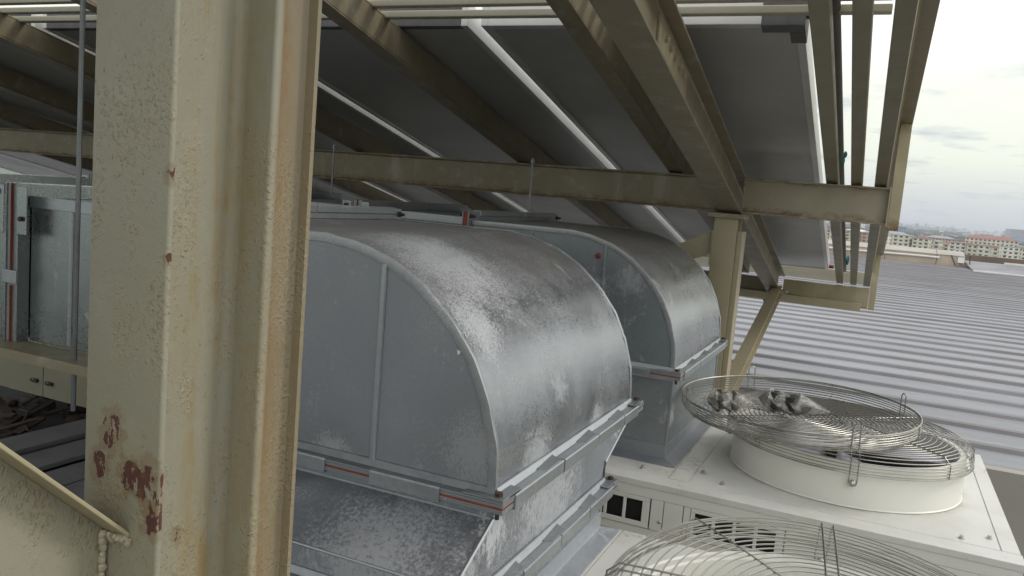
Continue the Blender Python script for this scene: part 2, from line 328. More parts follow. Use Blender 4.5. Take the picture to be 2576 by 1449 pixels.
def tag(o, label=None, cat=None, group=None, kind=None):
    for k, v in (('label', label), ('category', cat), ('group', group), ('kind', kind)):
        if v: o[k] = v
    return o
def thing(name, label, cat, loc=(0, 0, 0), group=None):
    o = bpy.data.objects.new(name, None); COL.objects.link(o); o.location = loc; o.empty_display_size = .1
    return tag(o, label, cat, group)
def struct(name, loc=(0, 0, 0)):
    o = bpy.data.objects.new(name, None); COL.objects.link(o); o.location = loc; o['kind'] = 'structure'; return o
def copy_tree(o, parent=None, depth=0):
    c = o.copy(); COL.objects.link(c)
    if parent is not None: c.parent = parent
    for ch in list(o.children): copy_tree(ch, c, depth + 1)
    return c
T = .2089
def zp(y, off): return off + T * (4.2 - y)          # the sloping roof plane of the solar frame

def hprof(wd, h, tf, tw):   # I profile centred on 0 (u = across, v = height 0..h), with small root fillets
    a, b = wd / 2, tw / 2; f = min(.006, wd * .08)
    return [(-a, 0), (a, 0), (a, tf), (b + f, tf), (b, tf + f), (b, h - tf - f), (b + f, h - tf), (a, h - tf), (a, h), (-a, h), (-a, h - tf), (-b - f, h - tf), (-b, h - tf - f), (-b, tf + f), (-b - f, tf), (-a, tf)]
def cprof(wd, h, t):        # C profile, open to +u
    return [(0, 0), (wd, 0), (wd, t), (t, t), (t, h - t), (wd, h - t), (wd, h), (0, h)]
SL = lambda y, x, o: (x, y, zp(y, o))

# ================================================================= SETTING
g = MB(); g.add([(-8990, -290, -32), (11990, -290, -32), (11990, 15990, -32), (-8990, 15990, -32)], [(0, 1, 2, 3)]); g.build('ground', 'ground', kind='structure')

# the big metal roof: one sheet per pan, its rib standing proud
roof = struct('metal_roof', (0, 5.6, -1.4))
me_pan = me_rib = None
y = 5.66; pitch = .581; k = 0
while y < 37:
    y1 = y + pitch
    if me_pan is None:
        a = MB(); n_ = 24
        x0, x1 = -26, 46
        b_ = MB()
        pr = [(0, 0), (pitch - .125, 0), (pitch - .125, -.02), (0, -.02)]
        a.extr([[(x0 + (x1 - x0) * i / n_, 5.66 + u, -1.4 + v) for u, v in pr] for i in range(n_ + 1)])
        pan = a.build('roof_sheet', 'roof', roof); rp = [(pitch - .125, -.02), (pitch - .125, 0), (pitch - .100, .024), (pitch - .025, .024), (pitch, 0), (pitch, -.02)]
        # the rib's top is clean like the sheet, its flanks are another piece
        b_.extr([[(x0 + (x1 - x0) * i / n_, 5.66 + u, -1.4 + v) for u, v in rp] for i in range(n_ + 1)]); rib = b_.build('roof_rib', 'rib', roof); me_pan = 1
    else:
        for src in (pan, rib):
            q = src.copy(); COL.objects.link(q); q.parent = roof; q.location = (0, y - 5.66, random.uniform(-.002, .002))
    y = y1; k += 1
Y_END = y
gt = MB(); gt.box((.2, 5.50, -1.47), (46, 5.655, -1.385)); gt.box((.2, 5.47, -1.9), (46, 5.51, -1.36)); gt.build('roof_gutter', 'coping', roof)
dk = MB(); dk.box((-14, -6, -2.15), (14, 5.46, -2.1)); dk.build('roof_deck', 'deck', kind='structure')
bw = MB(); bw.box((-30, 5.3, -31.9), (60, 5.44, -2.16)); bw.box((-30, Y_END + .1, -31.9), (60, Y_END + 6.5, -2.0)); bw.build('building_wall', 'grey_wall', kind='structure')
rj = MB(); rj.box((-26, 5.56, -2.1), (.2, 5.655, -1.39)); rj.build('roof_fascia', 'deck_sheet', kind='structure')

# parapet with coping, joints and the white pipe along it
pp = thing('parapet_wall', 'long beige parapet wall with pale coping along the far edge of the metal roof', 'wall', (0, 38, -1.4))
px_ = [-26, -21, -16, -11, -7.5, -4.6, -2.2, .1, 2.0, 3.0]
for i in range(len(px_) - 1):
    a = MB(); a.box((px_[i] + .012, Y_END + .15, -1.42), (px_[i + 1] - .012, Y_END + .5, -.98)); a.build('wall_panel', 'parapet', pp)
    a = MB(); X0, X1 = px_[i] + .01, px_[i + 1] - .01; Y0, Y1 = Y_END + .12, Y_END + 1.3
    a.hexa([(X0, Y0, -.976), (X1, Y0, -.976), (X1, Y1, -.86), (X0, Y1, -.86), (X0, Y0, -.95), (X1, Y0, -.95), (X1, Y1, -.80), (X0, Y1, -.80)]); a.build('coping', 'coping', pp)
wp = MB(); wp.tube([(x, Y_END + .08, -1.10 + .02 * math.sin(x)) for x in [-24 + i * .9 for i in range(31)] if x < 2.9], .042, 6)
tag(wp.build('white_pipe', 'pipe', smooth=True), 'thin white pipe running along the face of the beige parapet', 'pipe')
jb = thing('junction_fitting', 'white pipe fitting with black brackets at the corner of the parapet', 'pipe fitting', (3.4, Y_END, -1.2))
MB().box((2.75, Y_END - .02, -1.22), (2.98, Y_END + .14, -1.0)).build('fitting_body', 'pipe', jb)
MB().tube([(2.5, Y_END + .05, -.95), (2.7, Y_END, -1.38), (3.2, Y_END, -1.36), (3.15, Y_END + .05, -.9)], .03, 5).build('bracket', 'motor', jb)
gw = thing('grey_upstand_wall', 'dark grey sloping roof upstand with a white edge line, right of the beige parapet', 'wall', (12, Y_END, -1.4))
a = MB(); a.hexa([(3.1, Y_END - 2.6, -1.41), (46, Y_END - 3.6, -1.41), (46, Y_END + 2, -1.26), (3.1, Y_END + 2, -1.22), (3.1, Y_END - 2.58, -1.36), (46, Y_END - 3.58, -1.36), (46, Y_END + 2, -1.20), (3.1, Y_END + 2, -1.16)]); a.build('sloping_sheet', 'grey_wall', gw)
MB().hexa([(3.1, Y_END - 2.75, -1.395), (46, Y_END - 3.75, -1.395), (46, Y_END - 3.62, -1.395), (3.1, Y_END - 2.62, -1.395), (3.1, Y_END - 2.75, -1.34), (46, Y_END - 3.75, -1.34), (46, Y_END - 3.62, -1.34), (3.1, Y_END - 2.62, -1.34)]).build('edge_trim', 'pipe', gw)
MB().box((4.6, Y_END + 2.02, -1.24), (46, Y_END + 2.2, -1.10)).build('top_trim', 'pipe', gw)
bwl = MB(); bwl.box((1.2, Y_END + 5.2, -2), (48, Y_END + 5.8, -.99)); tag(bwl.build('brown_ridge_wall', 'brown_wall'), 'low brown wall beyond the grey roof upstand', 'wall')

# ---- the town beyond
TS = 1.83
def polar(az, d, z=0): return Vector((d * math.sin(R(az)), d * math.cos(R(az)), z))
GZ = -32
def house(name, label, cat, az, d, wd, dp, h, wall, roofm, rot=0, storeys=3, hip=2.0, group=None, bays=None, balc=True):
    d, wd, dp, h, hip = d * TS, wd * TS, dp * TS, h * TS + .2, hip * TS * .8; storeys = max(1, round(h / 3.1)) if storeys > 1 else 1; bays = None
    p = polar(az, d, GZ); t = thing(name, label, cat, p, group); cA, sA = math.cos(R(rot)), math.sin(R(rot))
    def W(x, y_, z): return (p.x + x * cA - y_ * sA, p.y + x * sA + y_ * cA, GZ + z)
    def bx(mb, a, b):
        (x0, y0, z0), (x1, y1, z1) = a, b
        mb.hexa([W(x0, y0, z0), W(x1, y0, z0), W(x1, y1, z0), W(x0, y1, z0), W(x0, y0, z1), W(x1, y0, z1), W(x1, y1, z1), W(x0, y1, z1)])
    a = MB(); bx(a, (-wd / 2, -dp / 2, 0), (wd / 2, dp / 2, h)); a.build('wall', wall, t)
    a = MB(); e = .9
    if hip > .1:
        a.add([W(-wd / 2 - e, -dp / 2 - e, h + .02), W(wd / 2 + e, -dp / 2 - e, h + .02), W(wd / 2 + e, dp / 2 + e, h + .02), W(-wd / 2 - e, dp / 2 + e, h + .02), W(-wd / 2 + dp * .35, 0, h + hip), W(wd / 2 - dp * .35, 0, h + hip)],
              [(0, 1, 5, 4), (1, 2, 5), (2, 3, 4, 5), (3, 0, 4), (0, 3, 2, 1)])
    else: bx(a, (-wd / 2 - .3, -dp / 2 - .3, h + .02), (wd / 2 + .3, dp / 2 + .3, h + .5))
    a.build('roof', roofm, t)
    nb = bays or max(2, int(wd / 3.4)); st = h / storeys
    win = MB(); bal = MB()
    for s_ in range(storeys):
        for b_ in range(nb):
            xc = -wd / 2 + (b_ + .5) * wd / nb; z0 = s_ * st + st * .32
            bx(win, (xc - wd / nb * .26, -dp / 2 - .06, z0), (xc + wd / nb * .26, -dp / 2 + .05, z0 + st * .45))
            if balc and b_ % 2 == 0: bx(bal, (xc - wd / nb * .45, -dp / 2 - 1.1, s_ * st - .05), (xc + wd / nb * .45, -dp / 2 - .07, s_ * st + .85))
        for b_ in range(2):
            yc = -dp / 2 + (b_ + .5) * dp / 2; z0 = s_ * st + st * .32
            bx(win, (-wd / 2 - .06, yc - 1, z0), (-wd / 2 + .05, yc + 1, z0 + st * .45)); bx(win, (wd / 2 - .05, yc - 1, z0), (wd / 2 + .06, yc + 1, z0 + st * .45))
    win.build('window_rows', 'win', t, kind='stuff')
    if balc and bal.v: bal.build('balcony_rows', wall, t, kind='stuff')
    return t
# red-roofed apartment block and its wings
house('apartment_block', 'large cream apartment block with a long red hipped roof above the other blocks', 'building', 5.85, 500, 24, 12, 14.9, 'w_cream', 'r_red', -4, 5, 2.2, bays=9)
spec = [(4.45, 425, 11, 12.6, 'w_white', 'r_red', 'cream block with thin red roof edge starting the apartment row'), (5.15, 420, 8, 12.2, 'w_cream', 'r_red', 'narrow cream block second in the row below the red roof'),
        (5.8, 418, 9, 12.4, 'w_white', 'r_brown', 'pale block under the middle of the long red roof'), (6.5, 412, 8.5, 12.0, 'w_cream', 'r_red', 'cream block right of the middle below the red roof'), (7.2, 405, 12, 12.8, 'w_white', 'r_grey', 'white block with flat grey roof at the end of the row'),
        (8.2, 405, 12, 12.6, 'w_cream', 'r_red', 'cream block beyond the white flat roofed one'), (9.4, 410, 16, 12.4, 'w_white', 'r_red', 'wide white block furthest along the row')]
for az, d, wd, h, wm, rm, lb in spec: house('apartment_building', lb, 'building', az, d, wd, 11, h, wm, rm, random.uniform(-6, 4), 4, .5 if rm != 'r_grey' else 0, 'apartment blocks near the red roof')
lefts = [(-3.6, 8.8, 'w_yellow', 'r_brown'), (-2.75, 8.2, 'w_cream', 'r_red'), (-1.9, 9, 'w_yellow', 'r_red'), (-1.1, 8.6, 'w_pink', 'r_brown'), (-.2, 9, 'w_cream', 'r_grey'), (.45, 8.7, 'w_white', 'r_brown'), (1.05, 9.5, 'w_cream', 'r_grey'), (1.65, 8.3, 'w_white', 'r_grey'), (2.2, 8.8, 'w_cream', 'r_brown'), (2.75, 8, 'w_cream', 'r_grey'), (3.3, 7, 'w_white', 'r_red')]
words_ = ['yellow terrace house with brown roof seen between the slats', 'cream terrace house with red roof seen between the slats', 'yellow house with bright red roof behind the slats', 'pinkish house with brown roof seen past the last slat',
          'cream flat-roofed block beside the beam end', 'white townhouse with brown roof close to the beam end', 'tall cream townhouse standing above its neighbours', 'white flat-roofed townhouse mid way along the row', 'cream townhouse with brown roof mid way along the row', 'low cream townhouse near the trees', 'lowest white townhouse with red roof near the corner of the parapet']
for (az, h, wm, rm), lb in zip(lefts, words_): house('townhouse', lb, 'building', az, 445 + random.uniform(-25, 25), 7.0, 9, h + 4.2, wm, rm, random.uniform(-14, 6), 4, .9, 'townhouses beyond the metal roof', bays=3)
for az, d, wd, h, rm, lb in ((1.35, 330, 9, 5.6, 'r_green', 'low shed with pale green roof below the townhouses'), (3.0, 300, 10, 8.0, 'r_blue', 'low shed with blue roof just above the parapet'), (3.85, 300, 7, 7.6, 'r_yellow', 'low shed with yellow roof just above the parapet'),
                             (4.75, 300, 9, 7.9, 'r_green', 'shed with teal green roof in front of the apartment row'), (6.0, 300, 11, 7.2, 'r_blue', 'long shed with blue roof in front of the apartment row'), (2.45, 310, 7, 8.0, 'r_red', 'shed with dull red roof beside the blue one')):
    house('low_shed', lb, 'shed', az, d, wd, 12, h, 'w_grey', rm, random.uniform(-8, 8), 1, 1.3, balc=False)
house('office_tower', 'pale blue-grey office slab standing behind the townhouses near the beam end', 'building', .62, 820, 13, 9, 17.5, 'w_blue', 'r_grey', 25, 6, 0, balc=False)
house('office_tower', 'dark grey tower rising above the horizon beyond the red roof', 'building', 7.25, 1500, 34, 25, 28, 'w_grey', 'r_grey', 10, 8, 0, balc=False)
house('warehouse', 'long low white warehouse roof amid the trees', 'warehouse', 1.5, 900, 70, 22, 6, 'w_white', 'w_white', 3, 1, 1.2, balc=False)
random.seed(31)
vw = ['w_cream', 'w_white', 'w_yellow', 'w_grey', 'w_pink']; vr = ['r_red', 'r_brown', 'r_grey', 'w_white', 'r_green']; vwn = ['cream', 'white', 'yellow', 'grey', 'pinkish']; vrn = ['red', 'brown', 'grey', 'white', 'green']
plc = ['behind the townhouses near the beam end', 'between the slats, behind the yellow houses', 'in front of the woods left of the red roof', 'among the trees right of the tower', 'beside the long warehouse', 'far behind the apartment row']
seen_ = set()
for i in range(30):
    az = -4.2 + 12.6 * i / 29 + random.uniform(-.15, .15); d = random.uniform(520, 760); a_, b_ = random.randrange(5), random.randrange(5); wd = random.uniform(8, 18)
    p_ = plc[1] if az < -1 else plc[0] if az < 1.2 else plc[3] if az < 2.4 else plc[2] if az < 4.2 else plc[5]
    lb = vwn[a_] + ' building with ' + vrn[b_] + ' roof ' + p_
    while lb in seen_: a_ = random.randrange(5); b_ = random.randrange(5); lb = vwn[a_] + ' building with ' + vrn[b_] + ' roof ' + p_
    seen_.add(lb); house('town_building', lb, 'building', az, d, wd, 10, random.uniform(8.5, 12.5), vw[a_], vr[b_], random.uniform(-20, 20), 3, random.choice((0, 1.2, 1.8)), 'buildings scattered through the town', balc=False)
def hillz(d, az=0): return GZ + max(0, d - 2600) ** 1.0 * .0088 * (1 + .12 * math.sin(az * .9) + .07 * math.sin(az * 2.3))
hm = MB(); na, nd = 60, 14
for j in range(nd + 1):
    for i in range(na + 1):
        az = -30 + 66 * i / na; d = 2600 + 6300 * j / nd; p = polar(az, d, hillz(d, az) + .05); hm.v.append(tuple(p))
hm.f = [(j * (na + 1) + i, j * (na + 1) + i + 1, (j + 1) * (na + 1) + i + 1, (j + 1) * (na + 1) + i) for j in range(nd) for i in range(na)]
hm.build('low_hills', 'ground', kind='structure')
# woodland and the far city: masses nobody could count
tr = MB()
for i in range(3200):
    az = random.uniform(-14, 20); d = random.choice((random.uniform(680, 790) if (random.random() < .2 and az < 4.2) else random.uniform(1150, 1850), random.uniform(1100, 2600))); p = polar(az, d, GZ)
    h = random.uniform(11, 21) * (1 if d > 900 else .6); r = random.uniform(4, 7.5) * (1 if d > 900 else .8)
    tr.ball((p.x, p.y, GZ + h - r * .6), r, (1.15, 1.1, .85), 5, .22)
tr.build('woodland', 'leaf', kind='stuff')
tr = MB()
for i in range(1300):
    az = random.uniform(-14, 20); d = random.uniform(1700, 4200); p = polar(az, d, hillz(d)); r = random.uniform(7, 15)
    tr.ball((p.x, p.y, p.z + r * .6), r, (1.5, 1.2, .7), 5, .25)
tr.build('far_woodland', 'leaf2', kind='stuff')
for mt in ('w_white', 'w_cream', 'w_grey', 'r_red', 'r_grey', 'w_blue'):
    fc = MB()
    for i in range(420):
        az = random.uniform(-14, 20); d = 1500 + 7200 * random.random() ** .8; p = polar(az, d, hillz(d, az)); wd = random.uniform(10, 34); h = random.uniform(5, 13) + (random.random() < .07) * random.uniform(6, 26)
        fc.box((p.x - wd / 2, p.y - 8, p.z - 2), (p.x + wd / 2, p.y + 8, p.z + h))
    fc.build('far_city', mt, kind='stuff')
# hazy air
hz = MB(); hz.box((-9000, -300, -33.2), (12000, 16000, 62)); M['haze'] = bpy.data.materials.new('haze'); M['haze'].use_nodes = True
ht = M['haze'].node_tree; ht.nodes.remove(ht.nodes['Principled BSDF']); pv = ht.nodes.new('ShaderNodeVolumePrincipled'); pv.inputs['Density'].default_value = .00016; pv.inputs['Color'].default_value = (.86, .92, 1, 1)
ht.links.new(pv.outputs[0], ht.nodes['Material Output'].inputs['Volume'])
hz.build('haze', 'haze', kind='stuff')

# ================================================================= NEAR COLUMN
cl = thing('steel_column', 'close cream-painted steel column with blistered paint, rust streaks and peeling red patches', 'column', (-.715, .70, -2.1))
zb, zt_ = -2.1, .744
def vprism(pts, z0, z1, name, mat, par, smooth=True, bev=0, segs=1):
    m = MB(); m.extr([[(x, y_, z0 + (z1 - z0) * i / segs) for x, y_ in pts] for i in range(segs + 1)]); return m.build(name, mat, par, smooth, bev=bev)
def rbox(x0, y0, x1, y1, r=.0022, n=3):
    pts = []
    for cx, cy, a0 in ((x1 - r, y1 - r, 0), (x0 + r, y1 - r, 90), (x0 + r, y0 + r, 180), (x1 - r, y0 + r, 270)):
        pts += [(cx + r * math.cos(R(a0 + 90 * i / n)), cy + r * math.sin(R(a0 + 90 * i / n))) for i in range(n + 1)]
    return pts
vprism(rbox(-.772, .620, -.660, .6285, .003), zb, zt_, 'flange', 'col', cl)
vprism(rbox(-.772, .7665, -.660, .780, .0045), zb, zt_, 'flange', 'col', cl)
web = [(-.712, .6286), (-.700, .6286)]
# web with root fillets
wl = []
f = .012
xr, xl = -.7125, -.7195
for i in range(5): a_ = R(90 * i / 4); wl.append((xr + f - f * math.sin(a_), .6286 + f - f * math.cos(a_)))
for i in range(5): a_ = R(90 * i / 4); wl.append((xr + f - f * math.cos(a_), .7664 - f + f * math.sin(a_)))
for i in range(5): a_ = R(90 * i / 4); wl.append((xl - f + f * math.sin(a_), .7664 - f + f * math.cos(a_)))
for i in range(5): a_ = R(90 * i / 4); wl.append((xl - f + f * math.cos(a_), .6286 + f - f * math.sin(a_)))
vprism(wl, zb, zt_, 'web', 'col', cl)
vprism([(-.772, .7803), (-.664, .7803), (-.664, .784), (-.672, .787), (-.676, .793), (-.676, .832), (-.672, .838), (-.660, .8395), (-.660, .8465), (-.768, .8465)], zb, zt_, 'backing_channel', 'col', cl)
MB().box((-.83, .56, -2.1), (-.60, .90, -2.08)).build('base_plate', 'cream', cl)
# knee brace rising from the column towards the camera
kb = thing('knee_brace', 'greenish cream I-shaped knee brace welded to the close column with a rusted top flange', 'brace', (-.74, .62, -.45))
def kline(s, off): return (.619 - s * .728, -.386 + s * .685 + off)
m = MB(); m.extr([[(-.7435, .6195, -.402), (-.7365, .6195, -.402), (-.7365, .6195, -.75), (-.7435, .6195, -.75)], [(-.7435, .18, .012), (-.7365, .18, .012), (-.7365, .18, -.34), (-.7435, .18, -.34)]]); m.build('web', 'col', kb)
for dz in (0, -.345):
    m = MB(); m.extr([[(-.772, .6195, -.3955 + dz), (-.698, .6195, -.3955 + dz), (-.698, .6195, -.4015 + dz), (-.772, .6195, -.4015 + dz)], [(-.772, .18, .0185 + dz), (-.698, .18, .0185 + dz), (-.698, .18, .0125 + dz), (-.772, .18, .0125 + dz)]]); m.build('flange', 'cream_rust', kb, bev=.001)
wd = MB()
z = -.405
while z > -.62:
    wd.ball((-.7335 + random.uniform(-.001, .001), .6150, z), random.uniform(.0034, .0056), (1, 1, 1.25), 6, .12); z -= random.uniform(.006, .010)
for i in range(16):
    wd.ball((-.735 + i * .0026, .6165 + random.uniform(-.002, .002), -.404 + random.uniform(-.003, .003)), random.uniform(.0028, .0065), (1, 1, 1), 6, .2)
wd.build('weld_bead', 'weld', kb, True)

# ================================================================= FAR COLUMN, BRACES
c2 = thing('steel_column', 'cream steel post with a welded cap plate behind the second duct, carrying the long beam', 'column', (-.715, 4.2, -1.9))
vprism(rbox(-.773, 4.145, -.659, 4.153, .002), -1.9, -.03, 'flange', 'cream', c2)
vprism(rbox(-.773, 4.262, -.659, 4.270, .002), -1.9, -.03, 'flange', 'cream', c2)
vprism([(-.720, 4.1532), (-.712, 4.1532), (-.712, 4.2618), (-.720, 4.2618)], -1.9, -.03, 'web', 'cream', c2)
vprism(rbox(-.66, 4.16, -.632, 4.268, .002), -1.9, -.09, 'side_channel', 'cream', c2)
MB().box((-.805, 4.12, -.029), (-.628, 4.29, -.006)).build('cap_plate', 'cream_dirty', c2, bev=.002)
wd = MB()
for i in range(22): wd.ball((-.768 + i * .005, 4.141, -.034), random.uniform(.004, .006), (1, 1, 1), 5, .2)
for i in range(20): wd.ball((-.777, 4.15, -.10 - i * .0085), random.uniform(.004, .0065), (1, 1, 1), 5, .2)
wd.build('weld_bead', 'cream_rust', c2, True)
db = thing('diagonal_brace', 'cream steel strut slanting up from the far post to the second beam over the roof', 'brace', (-.72, 4.4, -.9))
def strut(A, B, wx, wz, name, mat, par):
    A, B = Vector(A), Vector(B); d = (B - A).normalized(); sd_ = Vector((1, 0, 0)); u_ = sd_.cross(d).normalized()
    m = MB(); pr = hprof(wx, wz, .007, .007)
    m.extr([[P + sd_ * u + u_ * (v - wz / 2) for u, v in pr] for P in (A, B)]); return m.build(name, mat, par)
strut((-.705, 4.30, -1.12), (-.735, 6.95, -.60), .075, .10, 'strut_body', 'cream', db)
MB().box((-.80, 6.86, -.605), (-.66, 7.05, -.588)).build('end_plate', 'cream_dirty', db)
lb_ = thing('diagonal_brace', 'short cream strut welded to the left side of the far post behind the second duct', 'brace', (-.9, 4.2, -.3))
m = MB(); m.hexa([(-1.60, 4.17, -.60), (-1.60, 4.23, -.60), (-.7775, 4.23, -.208), (-.7775, 4.17, -.208), (-1.60, 4.17, -.495), (-1.60, 4.23, -.495), (-.7775, 4.23, -.10), (-.7775, 4.17, -.10)]); m.build('strut_body', 'cream', lb_)

# ================================================================= BEAMS
cb = thing('cross_beam', 'long dirty cream H beam crossing above both ducts to a rusty-edged free end', 'beam', (-.7, 4.2, 0))
def xbeam(x0, x1, y, z0, z1, wd, name, mat, par):
    m = MB(); m.extr([[(x, y + u, z0 + v) for u, v in hprof(wd, z1 - z0, .008, .007)] for x in (x0, x1)]); return m.build(name, mat, par, bev=.0015)
xbeam(-10, -.776, 4.2, 0, .172, .075, 'beam_length', 'beamweb', cb)
xbeam(-.654, -.004, 4.2, .0, .172, .075, 'beam_length', 'beamweb', cb)
MB().box((-.0038, 4.150, -.004), (.003, 4.25, .176)).build('end_plate', 'cream_rust', cb)
wd = MB()
for i in range(16): wd.ball((-.652, 4.17, .165 - i * .0105), random.uniform(.004, .007), (1, 1, 1), 5, .2)
wd.build('weld_bead', 'cream', cb, True)
c3 = thing('cross_beam', 'lower cream beam further out over the metal roof, ending in a rusty corner', 'beam', (-.7, 7.5, -.6))
xbeam(-10, -.86, 7.5, -.665, -.535, .07, 'beam_length', 'cream_dirty', c3)
m = MB(); m.extr([[(-.745, 7.465 + u, z0 + v * (z1 - z0)) for u, v in ((0, 0), (.07, 0), (.07, 1), (0, 1))] for z0, z1 in ((-.648, -.535),)][0:1] + [[(-.058, 7.465 + u, -.697 + v * .165) for u, v in ((0, 0), (.07, 0), (.07, 1), (0, 1))]]); m.build('beam_end', 'cream_rust', c3, bev=.002)
m = MB(); m.hexa([(-.745, 7.445, -.660), (-.06, 7.445, -.706), (-.06, 7.555, -.706), (-.745, 7.555, -.660), (-.745, 7.445, -.6525), (-.06, 7.445, -.6985), (-.06, 7.555, -.6985), (-.745, 7.555, -.6525)]); m.build('bottom_flange', 'cream', c3)
c4 = thing('edge_channel', 'bright cream channel running just below the lower beam over the metal roof', 'channel', (-.7, 7.4, -.65))
m = MB(); m.hexa([(-10, 7.39, -.63), (-.11, 7.39, -.727), (-.11, 7.43, -.727), (-10, 7.43, -.63), (-10, 7.39, -.565), (-.11, 7.39, -.662), (-.11, 7.43, -.662), (-10, 7.43, -.565)]); m.v = [(x, y_, z) if x > -5 else (x, y_, z + .0) for x, y_, z in m.v]; m.build('channel_body', 'cream_rust', c4)
# hanging plate below
hp = MB(); hp.hexa([(-.90, 7.60, -.79), (-.81, 7.60, -.80), (-.81, 7.62, -.80), (-.90, 7.62, -.79), (-.93, 7.60, -.69), (-.86, 7.60, -.69), (-.86, 7.62, -.69), (-.93, 7.62, -.69)])
tag(hp.build('loose_bracket', 'dgrey'), 'small grey bracket hanging under the lower beam', 'bracket')

br = thing('main_rafter', 'heavy sloping H rafter with a bolted splice plate resting on the far post', 'rafter', (-.71, 4.2, 0))
def slbeam(xc, y0, y1, off, wd, h, tf, tw, name, mat, par, bev=.0012):
    m = MB(); m.extr([[(xc + u, y, zp(y, off) + v) for u, v in hprof(wd, h, tf, tw)] for y in (y0, y1)]); return m.build(name, mat, par, bev=bev)
slbeam(-.712, .5, 7.46, -.004, .112, .186, .009, .008, 'beam_length', 'cream_dirty', br)
sp = MB(); sp.extr([[(-.7079, y, zp(y, .018)), (-.6985, y, zp(y, .018)), (-.6985, y, zp(y, .158)), (-.7079, y, zp(y, .158))] for y in (2.36, 2.80)]); spo = sp.build('splice_plate', 'cream', br, bev=.002)
for i in range(5):
    for v in (.05, .12):
        y = 2.44 + i * .07; b_ = MB(); b_.tube([(-.698, y, zp(y, v)), (-.688, y, zp(y, v))], .010, 6); b_.build('bolt', 'cream', spo)
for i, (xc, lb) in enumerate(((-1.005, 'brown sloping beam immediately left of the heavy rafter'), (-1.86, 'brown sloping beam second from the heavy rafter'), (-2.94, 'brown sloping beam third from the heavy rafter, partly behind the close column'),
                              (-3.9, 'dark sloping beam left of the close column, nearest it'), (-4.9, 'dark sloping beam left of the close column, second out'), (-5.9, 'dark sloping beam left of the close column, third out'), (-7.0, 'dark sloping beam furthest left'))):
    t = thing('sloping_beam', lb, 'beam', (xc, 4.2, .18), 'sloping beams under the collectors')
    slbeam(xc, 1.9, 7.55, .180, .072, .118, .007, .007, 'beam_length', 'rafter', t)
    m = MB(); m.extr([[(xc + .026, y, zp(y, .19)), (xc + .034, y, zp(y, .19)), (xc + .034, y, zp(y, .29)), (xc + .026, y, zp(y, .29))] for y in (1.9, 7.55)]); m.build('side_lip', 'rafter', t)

# right-hand slats, pipe and fascia
for x0, x1, lb in ((-.270, -.216, 'steel slat nearest the last solar collector'), (-.160, -.110, 'middle of the three steel slats beside the sky'), (-.058, -.004, 'outer steel slat next to the edge fascia')):
    t = thing('roof_slat', lb, 'slat', ((x0 + x1) / 2, 4.2, .2), 'steel slats along the open edge')
    for ya, yb in ((1.3, 4.19), (4.192, 7.56)):
        m = MB(); m.extr([[(x0, y, zp(y, .180)), (x1, y, zp(y, .180)), (x1, y, zp(y, .232)), (x0, y, zp(y, .232))] for y in (ya, yb)]); m.build('slat_length', 'slat', t, bev=.003)
m = MB(); m.tube([(-.218, y, zp(y, .30)) for y in (1.3, 3, 5, 7.6)], .014, 10); tag(m.build('dark_pipe', 'dgrey', smooth=True), 'dark pipe running behind the slat nearest the collector', 'pipe')
tl = MB(); tl.ball((-.212, 4.05, .275), .013, (.6, .6, 2.0), 8, .1); tl.ball((-.204, 4.02, .30), .010, (.8, .6, 1.5), 8, .1); tag(tl.build('teal_clamp', 'teal', smooth=True), 'small teal plastic clip on the dark pipe above the long beam', 'clip')
tl = MB(); tl.ball((-.245, 7.1, -.30), .022, (.6, .6, 1.8), 8, .1); tag(tl.build('teal_clamp', 'teal', smooth=True), 'small teal plastic clip by the bottom end of the slats', 'clip')
ef = thing('edge_fascia', 'outermost cream fascia channel with rust stained drop plates along the open edge', 'fascia', (.03, 4.2, .5))
m = MB(); m.extr([[(x, y, zp(y, v)) for x, v in ((.010, .452), (.066, .452), (.066, .62), (.060, .62), (.060, .459), (.016, .459), (.016, .62), (.010, .62))] for y in (1.0, 7.56)]); m.build('fascia_channel', 'slat', ef)
m = MB(); m.extr([[(x, y, zp(y, v)) for x, v in ((.0005, .30), (.0085, .30), (.0085, .50), (.0005, .50))] for y in (1.0, 7.56)]); m.build('inner_strip', 'cream', ef)
m = MB(); m.box((.0045, 4.150, -.022), (.052, 4.158, .461)); m.box((.0045, 4.1585, -.022), (.0105, 4.25, .461)); m.box((.046, 4.1585, -.022), (.052, 4.25, .461)); m.build('drop_plate', 'drop', ef, bev=.001)
m = MB(); m.box((-.054, 7.495, -.712), (-.006, 7.503, -.243)); m.box((-.012, 7.5035, -.712), (-.006, 7.6, -.243)); m.build('drop_plate', 'drop', ef, bev=.001)

# louvre tubes across the head and the foot of the collectors
lab = ['louvre tube nearest the collectors along their upper end', 'second louvre tube above the collectors', 'third louvre tube above the collectors', 'fourth louvre tube above the collectors']
for i, (y0, z0) in enumerate(((2.66, .610), (2.57, .6287), (2.48, .6475), (2.39, .6663))):
    m = MB(); m.box((-10, y0, z0), (-.06 if i else -.06, y0 + .040, z0 + .024)); tag(m.build('louvre_tube', 'tube', bev=.003), lab[i] if i < 4 else 'x', 'tube', 'louvre tubes at the head of the collectors')
lab = ['first and highest', 'second', 'third', 'fourth', 'fifth and lowest']
for i in range(5):
    y0 = 7.82 + i * .12; z0 = zp(y0, .30); m = MB(); m.box((-10, y0, z0), (-.07, y0 + .045, z0 + .035)); tag(m.build('louvre_tube', 'tube', bev=.003), lab[i] + ' louvre tube beyond the lower end of the collectors', 'tube', 'louvre tubes at the foot of the collectors')

